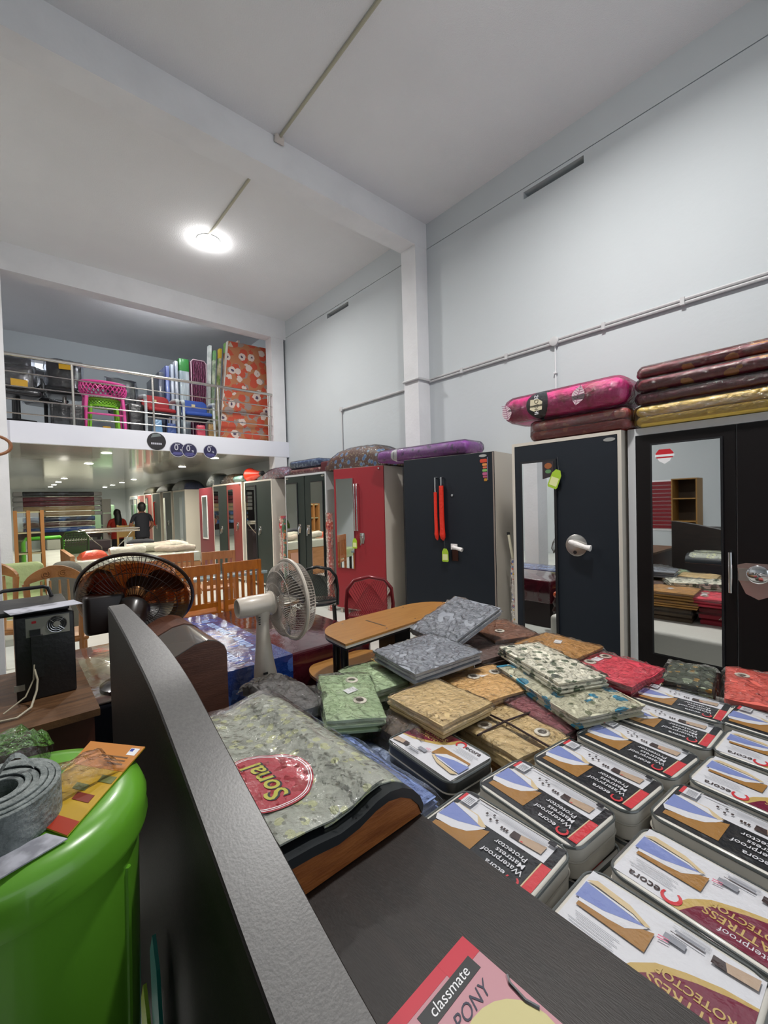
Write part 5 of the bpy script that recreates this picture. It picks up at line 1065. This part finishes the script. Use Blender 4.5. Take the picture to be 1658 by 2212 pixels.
office_chair('black office chair in plastic between the pink stool and the red-backed chair', 1.64, 8.65, 12, .50, .56)
office_chair('black office chair in plastic filling the corner behind the others', .55, 9.3, 20, .60, .6)
office_chair('dark blue-black office chair half hidden behind the red-backed chair', 1.78, 9.5, 0, .6, .6)
# visitor chairs with white-wrapped arms
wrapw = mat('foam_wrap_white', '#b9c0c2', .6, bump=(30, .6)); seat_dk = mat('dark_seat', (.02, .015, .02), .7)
def visitor_chair(label, x, y, deg, m):
    t = thing('visitor_chair', label, 'chair', (x, y, FZ), R(deg))
    MB().at((0, 0, .40)).slab(.46, .44, .07, .06, .03).build('seat', m, t, True)
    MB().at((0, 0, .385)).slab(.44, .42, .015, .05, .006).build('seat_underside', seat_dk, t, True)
    b = MB().at((0, .16, .58), rx=R(80)); b.slab(.44, .30, .05, .08, .02); b.build('backrest', m, t, True)
    for sx in (-1, 1):
        MB().tube([(sx*.25, -.20, 0), (sx*.25, -.20, .55), (sx*.255, -.17, .63), (sx*.255, .02, .65), (sx*.25, .18, .64), (sx*.25, .24, .45), (sx*.25, .26, 0)], [.02, .021, .035, .042, .035, .021, .02], 10).build('arm_and_leg', wrapw, t, True)
    MB().at((-.02, -.0, .0)).box(-.03, .03, .10, .103, .60, .66).build('tag', mat('tag_cream', '#c9b98e', .5), t)
    MB().cyl((-.25, -.19, .30), (.25, -.19, .30), .013, 8).build('cross_bar', inox, t, True)
    return t
visitor_chair('red-backed visitor chair with white-wrapped arms behind the railing', 1.98, 8.02, 4, mat('red_fabric', '#8f141c', .7))
visitor_chair('blue-backed visitor chair with white-wrapped arms behind the railing', 2.60, 8.02, -4, mat('blue_fabric', '#1f4290', .7))
for lab, x, y, h, c in (('shiny blue packet on the mezzanine floor under the red-backed chair', 1.90, 7.80, .26, '#5f86a8'), ('dark blue packet on the mezzanine floor beside the shiny one', 2.12, 7.82, .22, '#1f3f7c'), ('red and white packet on the floor under the blue-backed chair', 2.60, 7.82, .24, '#b8364c'), ('brown printed packet on the floor near the foam sheets', 2.80, 7.84, .28, '#8a6a3a')):
    b = MB().at((x, y, FZ)); b.slab(.15, .10, h, .02, .015, taper=.01); tag(b.build('packet', mat('pk_'+c, c, .35, coat=.7, bump=(30, .7)), None, True), lab, 'packet')
# round promotional discs on the fascia
dn = mat('disc_navy', '#1f1b45', .4, coat=.4); dw = mat('disc_white', '#b9b9c4', .45); dv = mat('disc_lilac', '#6c6ab0', .4)
def promo(label, x, z, r, first=False, dy=0):
    t = thing('promo_disc', label, 'sign', (x, 7.415-dy, z))
    MB().at((0, 0, 0), rx=PI/2).lathe([(r, 0), (r, .002), (.001, .002)], 36).build('board', mat('disc_black', (.02, .018, .02), .35) if first else dn, t, True)
    if not first:
        MB().at((0, -.0025, 0), rx=PI/2).rings([[(k*r*math.cos(2*PI*i/36), k*r*math.sin(2*PI*i/36), 0) for i in range(36)] for k in (.99, .93)], False, False).build('rim_line', dw, t)
        for s, sz, dx, dz, m in (('0', r*1.1, -.02, .03, dw), ('%', r*.42, r*.42, -.01, dw)):
            v, f = text_geo(s, sz, align='CENTER', bold=.001); MB().at((dx, -.004, dz)).add([(a_, 0, b_) for a_, b_, c_ in v], f).build('lettering', m, t)
        for dz, n_, m in ((.72, 5, dw), (-.38, 9, dv), (-.54, 11, dv), (-.70, 7, dv)):
            for k in range(n_): MB().box((k-n_/2)*r*.12, (k-n_/2)*r*.12+r*.085, -.0045, -.004, r*(dz-.045), r*(dz+.045)).build('print_mark', m, t)
    else:
        MB().at((0, -.004, .055)).prism([(-.08, 0), (.07, .03), (.04, .07), (-.05, .06)], 0, .001, 'y').build('picture', mat('disc_picture', '#6a7272', .4), t)
        for k in range(6): MB().box((k-3)*.026, (k-3)*.026+.02, -.0045, -.004, -.05, -.022).build('print_mark', dw, t)
promo('round black promotional disc with a picture on the mezzanine fascia', 1.79, 2.555, .135, True)
promo('round navy disc with a white zero percent, overlapped by the next disc', 2.095, 2.445, .12)
promo('round navy disc with a white zero percent, overlapping its neighbour', 2.275, 2.44, .12, dy=.008)
promo('round navy disc with a white zero percent hanging on its own', 2.61, 2.445, .115)

for k, (x, y, sx, sz, lab) in enumerate(((.70, 7.85, .40, .34, 'added black block darkening the mezzanine floor between office chairs and stool'), (1.62, 8.0, .24, .5, 'added black block darkening the gap between pink stool and red-backed chair'))):  # added black blocks stand in for the shade under the seats
    b = MB().at((x, y, FZ)); b.slab(sx, .30 if k else .4, sz, .04, .03); tag(b.build('dark_filler', mat('dark_filler', (.014, .014, .016), .3, coat=.5, bump=(14, .5)), None, True), lab, 'bundle')
# ================================================================ under the mezzanine
pine = mat('pine_veneer', '#a8784e', .5, bump=(40, .1), var=(5, '#96683f', .4, .7), stretch=(1, 1, 5)); white_pl = mat('white_plastic_sheet', '#b5b6a6', .2, coat=.9, bump=(14, .5))
bx = thing('display_bed', 'wooden box bed with a white plastic-covered mattress under the mezzanine', 'bed', (0, 0, 0))
MB().box(.72, 2.50, 7.75, 9.25, .0, .58).build('base', pine, bx)
MB().at((1.61, 8.5, .582)).slab(1.80, 1.52, .17, .05, .03).build('mattress', white_pl, bx, True)
MB().box(.66, .715, 7.70, 9.3, 0, .84).build('side_board', pine, bx)
MB().box(1.72, 2.3, 7.735, 7.748, .12, .52).build('front_panel', mat('pink_veneer', '#b98a72', .5), bx)
rolls = [((1.20, 8.06), (1.72, 8.14), .075, '#b3aea0', 'white plastic-wrapped roll lying by the orange roll end'), ((1.66, 8.36), (2.42, 8.16), .08, '#aca796', 'white plastic-wrapped roll lying across the display bed'), ((1.55, 8.66), (2.46, 8.48), .08, '#b7a79c', 'pinkish wrapped roll at the back of the display bed'),
         ((1.86, 8.06), (2.45, 7.86), .06, '#b0a08e', 'thin pinkish wrapped roll toward the wardrobes')]
for p, q, r, c, lab in rolls:
    t = thing('wrapped_roll', lab, 'roll', (0, 0, .752+r*1.02))
    pts = [(p[0]+(q[0]-p[0])*k/8, p[1]+(q[1]-p[1])*k/8, .01*math.sin(k*1.3)) for k in range(9)]
    MB().tube(pts, [r*(.8 if k in (0, 8) else 1+.06*math.sin(k*2+p[0])) for k in range(9)], 14).build('roll', mat('roll_'+c, c, .5, coat=.6, bump=(18, .8)), t, True)
    MB().tube([pts[-1], (pts[-1][0]+.012, pts[-1][1]-.004, pts[-1][2])], r*.32, 12).build('core', mat('roll_core', '#7c7464', .6), t, True)
b = MB().at((.98, 8.06, .752), R(14)); b.pillow(.36, .20, .13, 14, 10, .01, 12, 2, 3, .3); tag(b.build('orange_bundle', mat('orange_bag', '#c8492c', .3, coat=.7, bump=(20, .8)), None, True), 'bright orange wrapped bundle on the corner of the display bed', 'bundle')
b = MB().at((1.72, 8.42, .915), R(-8)); b.pillow(.42, .16, .07, 14, 10, .01, 12, 6, 3, .3); tag(b.build('navy_cloth', mat('navy_cloth', '#14161f', .7, bump=(30, .3)), None, True), 'dark navy cloth lying on the white rolls', 'cloth')
# pale green sofa and grey cover
t = thing('sofa', 'pale green sofa in clear plastic beside the white pillar', 'sofa', (.0, 6.95, 0))
gs = mat('pale_green_upholstery', '#9aa870', .55, coat=.7, bump=(16, .5))
b = MB().at((.02, 0, .62), rx=R(84)); b.slab(.60, .52, .16, .08, .05); b.build('backrest', gs, t, True)
MB().at((.02, -.30, .30)).slab(.62, .60, .22, .06, .05).build('seat', gs, t, True)
for sx in (-.26, .26): MB().box(sx-.02+.02, sx+.02+.02, -.55, -.5, 0, .3).build('leg', dark_wood, t)
b = MB().at((.53, 6.75, .0)); b.slab(.32, .5, .86, .12, .12); tag(b.build('grey_cover', mat('grey_felt', '#5d5b52', .9, bump=(40, .3)), None, True), 'grey cloth-covered armchair back beside the pale green sofa', 'armchair')
# wooden frame rack
rk = thing('wooden_rack', 'open pine rack with glass panes beside the pillar', 'rack', (.26, 9.55, 0))
for x in (-.17, .0, .18): MB().box(x-.025, x+.025, -.15, .15, 0, 1.53).build('upright', mat('pine_orange', '#b07a44', .5), rk)
for z in (.35, .80, 1.15, 1.50): MB().box(-.17, .18, -.14, .14, z-.012, z+.012).build('shelf', mat('pale_pine', '#b5b08a', .5), rk)
MB().box(-.145, .155, .10, .105, .36, 1.49).build('pane', film('rack_glass', (.88, .92, .88), .08, .05), rk)
# stacked mattresses
ST = [('black plastic-wrapped mattress topping the flat stack', '#15161b', '#3a3d48', 2.0), ('maroon wrapped mattress with white ends, upper one', '#6a1428', '#8a2c3c', 1.87), ('maroon wrapped mattress with white ends, lower one', '#641428', '#7c2434', 1.75), ('cream wrapped mattress, upper one of the flat stack', '#b89b6a', '#c9b48c', 1.63), ('cream wrapped mattress, lower one of the flat stack', '#b49a72', '#c4b08c', 1.50),
      ('blue and black printed mattress in the flat stack', '#1f2c46', '#5277b0', 1.365), ('brown and white printed mattress in the flat stack', '#5a3a32', '#a89c8c', 1.235), ('bright blue printed mattress low in the flat stack', '#1d4a94', '#7fa2cc', 1.10)]
for k, (lab, c1, c2, zt) in enumerate(ST):
    t = thing('stacked_mattress', lab, 'mattress', (1.0, 14.0, zt-.115))
    MB().slab(1.45, 1.0, .11, .03, .02).build('mattress', mat('st_%d' % k, c1, .35, coat=.8, bump=(12, .5), var=(3.5, c2, .48, .6)), t, True)
    if k < 5:
        for sx in (-1, 1): MB().at((sx*.80, 0, 0)).slab(.20, .98, .105, .03, .02).build('white_end', mat('white_end', '#b4b4b4', .4, coat=.6, bump=(14, .5)), t, True)
t = thing('mattress_platform', 'dark platform carrying the flat mattress stack', 'platform', (1.0, 14.0, 0))
MB().box(-.85, .85, -.5, .5, .80, .983).build('deck', mat('dark_base', '#1c0d0e', .5), t)
for sx in (-.8, .8): MB().box(sx-.04, sx+.04, -.45, .45, 0, .80).build('trestle', mat('dark_base', '#1c0d0e', .5), t)
t = thing('carton_stack', 'tall white carton column beside the mattress stack', 'cartons', (1.98, 13.6, 0))
for z0, z1 in ((0, .55), (.56, 1.1), (1.11, 1.42), (1.43, 1.80)): MB().at((0, 0, z0)).slab(.20, .3, z1-z0-.005, .01, .006).build('carton', mat('carton_white', '#b3b3ac', .6), t, True)
tag(MB().box(-.6, .05, 14.6, 15.0, 0, 2.1).build('dark_cupboard', mat('cupboard_black', (.02, .012, .016), .5), None), 'black cupboard in shadow behind the pine rack', 'cupboard')
# green plastic chairs, folding cot
gc = thing('garden_chair', 'dark green plastic chair with perforated back beyond the display bed', 'chair', (.93, 9.85, 0), R(-5))
dg = mat('bottle_green_plastic', '#1f3a12', .35, coat=.3)
b = MB(); n = 14
for r_ in range(6):
    for k in range(9):
        b.at().box(-.17+.04*k, -.145+.04*k, -.01, .01, .83+.045*r_, .86+.045*r_)
o = b.build('perforated_back', dg, gc); o['kind'] = 'stuff'
MB().tube([(-.2, 0, .45), (-.2, 0, 1.0), (-.14, 0, 1.1), (0, 0, 1.12), (.14, 0, 1.1), (.2, 0, 1.0), (.2, 0, .45)], .02, 8).build('back_frame', dg, gc, True)
MB().box(-.17, .17, -.008, .008, .6, .83).build('lower_back', dg, gc)
for k in range(9): MB().box(-.178+.04*k, -.17+.04*k, -.006, .006, .83, 1.09).build('back_rib', dg, gc)
MB().at((0, .22, .43)).slab(.44, .44, .03, .05, .01).build('seat', dg, gc, True)
for sx, sy in ((-.2, .02), (.2, .02), (-.18, .4), (.18, .4)): MB().cyl((sx, sy, 0), (sx, sy, .44), .018, 8).build('leg', dg, gc, True)
lg = thing('crib', 'bright green plastic cot rail behind the pine rack', 'cot', (.5, 10.6, 0))
lgm = mat('bright_green_plastic', '#56b52c', .35)
MB().tube([(-.3, 0, .3), (-.3, 0, .92), (-.26, 0, .99), (.26, 0, 1.0), (.3, 0, .92), (.3, 0, .3)], .035, 10).build('rail_frame', lgm, lg, True)
for sx in (-.3, .3): MB().cyl((sx, 0, 0), (sx, 0, .31), .03, 8).build('leg', lgm, lg, True)
ct = thing('folding_cot', 'folded steel cot with wire mesh standing beyond the display bed', 'cot', (1.58, 10.5, 0))
for z in (1.06, 1.11): MB().tube([(-.5, -.25, z), (.5, -.25, z), (.5, .25, z), (-.5, .25, z)], .014, 8, True).build('frame', inox, ct, True)
b = MB()
for k in range(20): b.cyl((-.48+.05*k, -.25, 1.085), (-.48+.05*k, .25, 1.085), .003, 4)
o = b.build('wire_mesh', inox, ct); o['kind'] = 'stuff'
for sx in (-1, 1): MB().tube([(sx*.42, 0, 1.06), (sx*.30, 0, .9), (sx*.15, 0, .75), (sx*.12, 0, 0)], .012, 8).build('leg', inox, ct, True)
tag(MB().at((1.25, 11.2, 0)).box(-.4, .4, -.3, .3, 0, .85).build('dark_cabinet', mat('cupboard_black', (.02, .012, .016), .5), None), 'low black cabinet behind the folded steel cot', 'cabinet')
t = thing('yellow_chair', 'pale wooden chair back near the woman at the far end', 'chair', (2.25, 12.6, 0))
for sx in (-.18, .18): MB().box(sx-.02, sx+.02, -.02, .02, 0, 1.12).build('post', mat('pale_yellow_wood', '#c09a5c', .5), t)
MB().box(-.18, .18, -.012, .012, .8, 1.1).build('back_panel', mat('pale_yellow_wood', '#c09a5c', .5), t)
MB().box(-.2, .2, 0, .4, .42, .46).build('seat', mat('pale_yellow_wood', '#c09a5c', .5), t)
for sx in (-.18, .18): MB().box(sx-.02, sx+.02, .36, .40, 0, .42).build('leg', mat('pale_yellow_wood', '#c09a5c', .5), t)
# people at the far end, backs turned
def person(label, x, y, deg, scale, shirt, trousers, skin, hair_m, arms, long_hair=False):
    t = thing('person', label, 'person', (x, y, 0), R(deg))
    V = [(0, 0, .92), (0, .01, 1.08), (0, .015, 1.26), (0, .01, 1.40), (0, .0, 1.47), (0, -.015, 1.56), (0, -.02, 1.68)]
    Rr = [(.155, .115), (.145, .105), (.165, .115), (.13, .09), (.055, .055), (.078, .092), (.06, .07)]
    Ed = [(k, k+1) for k in range(6)]
    for sx in (-1, 1):
        b0 = len(V); V += [(sx*.09, 0, .84), (sx*.10, .01, .48), (sx*.105, .03, .09), (sx*.11, -.10, .03)]; Rr += [(.09, .09), (.062, .065), (.042, .045), (.04, .03)]
        Ed += [(0, b0), (b0, b0+1), (b0+1, b0+2), (b0+2, b0+3)]
        b0 = len(V); e, w_ = arms
        V += [(sx*.19, .0, 1.38), (sx*(.25+e[0]), e[1], e[2]), (sx*(.22+w_[0]), w_[1], w_[2]), (sx*(.21+w_[0]), w_[1]-.07, w_[2]+.01)]; Rr += [(.055, .055), (.042, .042), (.03, .03), (.035, .022)]
        Ed += [(3, b0), (b0, b0+1), (b0+1, b0+2), (b0+2, b0+3)]
    me = bpy.data.meshes.new('body'); me.from_pydata([(a*scale, c*scale, z*scale) for a, c, z in V], Ed, [])
    o = link('body', me, t)
    sk = o.modifiers.new('skin', 'SKIN'); o.modifiers.new('sub', 'SUBSURF').levels = 1
    for k, r in enumerate(Rr): sv = me.skin_vertices[0].data[k]; sv.radius = (r[0]*scale, r[1]*scale); sv.use_root = (k == 0)
    dg_ = bpy.context.evaluated_depsgraph_get(); dg_.update(); m2 = bpy.data.meshes.new_from_object(o.evaluated_get(dg_)); o.modifiers.clear(); o.data = m2; m2.name = 'body'
    m2.materials.clear()
    for m in (shirt, trousers, skin): m2.materials.append(m)
    for p in m2.polygons:
        c = p.center/scale; p.use_smooth = True
        arm = abs(c.x) > .2
        p.material_index = 2 if (c.z > 1.45 or (arm and c.z < 1.22)) else (0 if c.z > .93 or arm else 1)
        if c.z < .07: p.material_index = 1
    # shirt hem and sleeves read as clothing: a loose shirt over the trunk
    b = MB(); prof_ = [(.175, .125, .84), (.172, .122, .95), (.16, .118, 1.1), (.178, .125, 1.26), (.165, .11, 1.38), (.09, .075, 1.45), (.062, .06, 1.475)]
    b.rings([[(a*scale*math.cos(2*PI*i/20), c*scale*math.sin(2*PI*i/20)+.005, z*scale) for i in range(20)] for a, c, z in prof_], False, False); b.build('shirt', shirt, t, True)
    b = MB().at((0, -.0*scale, 1.62*scale))
    b.rings([[(r*scale*.98*math.cos(2*PI*i/18), (r*scale*1.12*math.sin(2*PI*i/18)) - .012*scale+.0, z*scale) for i in range(18)] for r, z in ((.06, -.13), (.088, -.07), (.096, .0), (.088, .055), (.05, .10), (.005, .115))], False, True); b.build('hair', hair_m, t, True)
    for sx in (-1, 1): MB().at((sx*.085*scale, .0, 1.59*scale)).lathe([(.001, -.03), (.012, -.015), (.014, .01), (.001, .03)], 8).build('ear', skin, t, True)
    if long_hair: MB().tube([(0, -.06*scale, 1.58*scale), (0, -.10*scale, 1.4*scale), (0, -.10*scale, 1.2*scale), (0, -.09*scale, 1.05*scale)], [.085*scale, .095*scale, .08*scale, .03*scale], 14).build('hair', hair_m, t, True)
    return t
skin = mat('skin', '#7a4d38', .6); hairm = mat('black_hair', (.01, .009, .009), .5)
person('person in a dark navy shirt standing with his back turned, arms bent forward', 2.50, 12.0, 8, .97, mat('navy_shirt', '#12141f', .8), mat('dark_trousers', '#15151c', .8), skin, hairm, ((.02, .02, 1.13), (-.03, .12, 1.02)))
person('person with long black hair in a red top standing farther back', 2.17, 13.2, 6, .88, mat('red_top', '#9a2418', .8), mat('dark_trousers', '#15151c', .8), skin, hairm, ((.0, .03, 1.12), (-.02, .1, .98)), True)
# far aisle odds and ends
tag(MB().at((2.75, 19.5, 0)).slab(.7, .5, 1.7, .05, .04).build('far_rack', mat('far_rack_green', '#5f7a60', .6), None, True), 'greenish upright rack at the end of the far aisle', 'rack')
tag(MB().at((1.9, 21.5, 0)).slab(1.6, .5, 2.0, .05, .04).build('far_cupboard', mat('far_cupboard', '#8f9086', .6), None, True), 'pale cupboard at the very end of the far aisle', 'cupboard')
t = thing('cane_chair_stack', 'woven cane seat rim poking out beside the pillar', 'chair', (-.12, 7.1, 0))
MB().tube([(.18*math.cos(a), .0, 2.33+.12*math.sin(a)) for a in [2*PI*i/24 for i in range(24)]], .018, 8, True).build('cane_hoop', mat('cane', '#8a5a3a', .6), t, True)
MB().cyl((-.1, 0, 0), (-.1, 0, 2.25), .02, 8).build('pole', mat('cane', '#8a5a3a', .6), t, True)
# ================================================================ left side of the hall (seen in the mirrors)
t = thing('slat_wall', 'red slat wall panel with white grooves on the wall facing the wardrobes', 'slat wall', (-4.5, 3.15, 0))
for k in range(12): MB().box(0, .03, -.55, .55, .75+.09*k, .825+.09*k).build('slat', mat('slat_red', '#7a1420', .5), t)
MB().box(-.0, .012, -.56, .56, .70, 1.85).build('backing', white_print, t)
t = thing('cube_shelf', 'tan wooden open shelf in front of the red slat wall', 'shelf', (-3.2, 2.45, 0))
tanw = mat('tan_board', '#9a7238', .5)
for z in (0, .5, .98, 1.42, 1.80): MB().box(-.2, .2, -.2, .2, z, z+.02).build('shelf_board', tanw, t)
for y in (-.21, .19): MB().box(-.2, .2, y, y+.02, 0, 1.82).build('side_board', tanw, t)
MB().box(-.21, -.2, -.21, .21, 0, 1.82).build('back_board', mat('dark_tan', '#3a2a16', .6), t)
t = thing('chest_of_drawers', 'dark brown chest of drawers with oval handles opposite the headboard', 'chest', (-.85, .75, 0))
MB().at((0, 0, 0)).slab(.5, 2.1, 1.02, .01, .006).build('carcass', dark_wood, t, True)
for r_ in range(3):
    for c_ in range(2):
        d_ = MB().box(.25, .268, -1.0+1.02*c_, -.02+1.02*c_, .10+.30*r_, .38+.30*r_).build('drawer', dark_wood, t)
        MB().at((.27, -.51+1.02*c_, .24+.30*r_), ry=PI/2).lathe([(.05, 0), (.045, .008), (.001, .01)], 18).build('handle', steel, d_, True)
for k, (x, y, z, sx, sy, sz, c, lab) in enumerate(((-2.6, 4.2, 0, .8, .8, .9, '#26262c', 'dark wrapped sofa base in the aisle beyond the inner pillars'), (-2.6, 4.2, .905, .8, .8, .25, '#8d9a72', 'green-grey wrapped cushions on the dark wrapped sofa base'), (-2.6, 4.2, 1.16, .75, .75, .3, '#1c1c20', 'black wrapped bundle on the green-grey wrapped cushions'), (-2.6, 4.2, 1.465, .5, .4, .16, '#b8922c', 'yellow carton on the black bundle, topping the sofa pile'))):
    tag(MB().at((x, y, z)).slab(sx, sy, sz, .05, .04).build('hall_bundle', mat('hb_%d' % k, c, .3, coat=.7, bump=(14, .6)), None, True), lab, 'bundle')

t = thing('drum_shade_block', 'unseen dark counter near the open shopfront', 'blocker', (-.62, -.72, 0))  # added out of view; keeps low shopfront daylight off the drum
MB().slab(1.6, .42, 1.36, .01, .006).build('carcass', dark_wood, t, True)
MB().at((0, 0, 1.362)).slab(1.64, .48, .03, .01, .006).build('blocker_top', dark_wood, t, True)
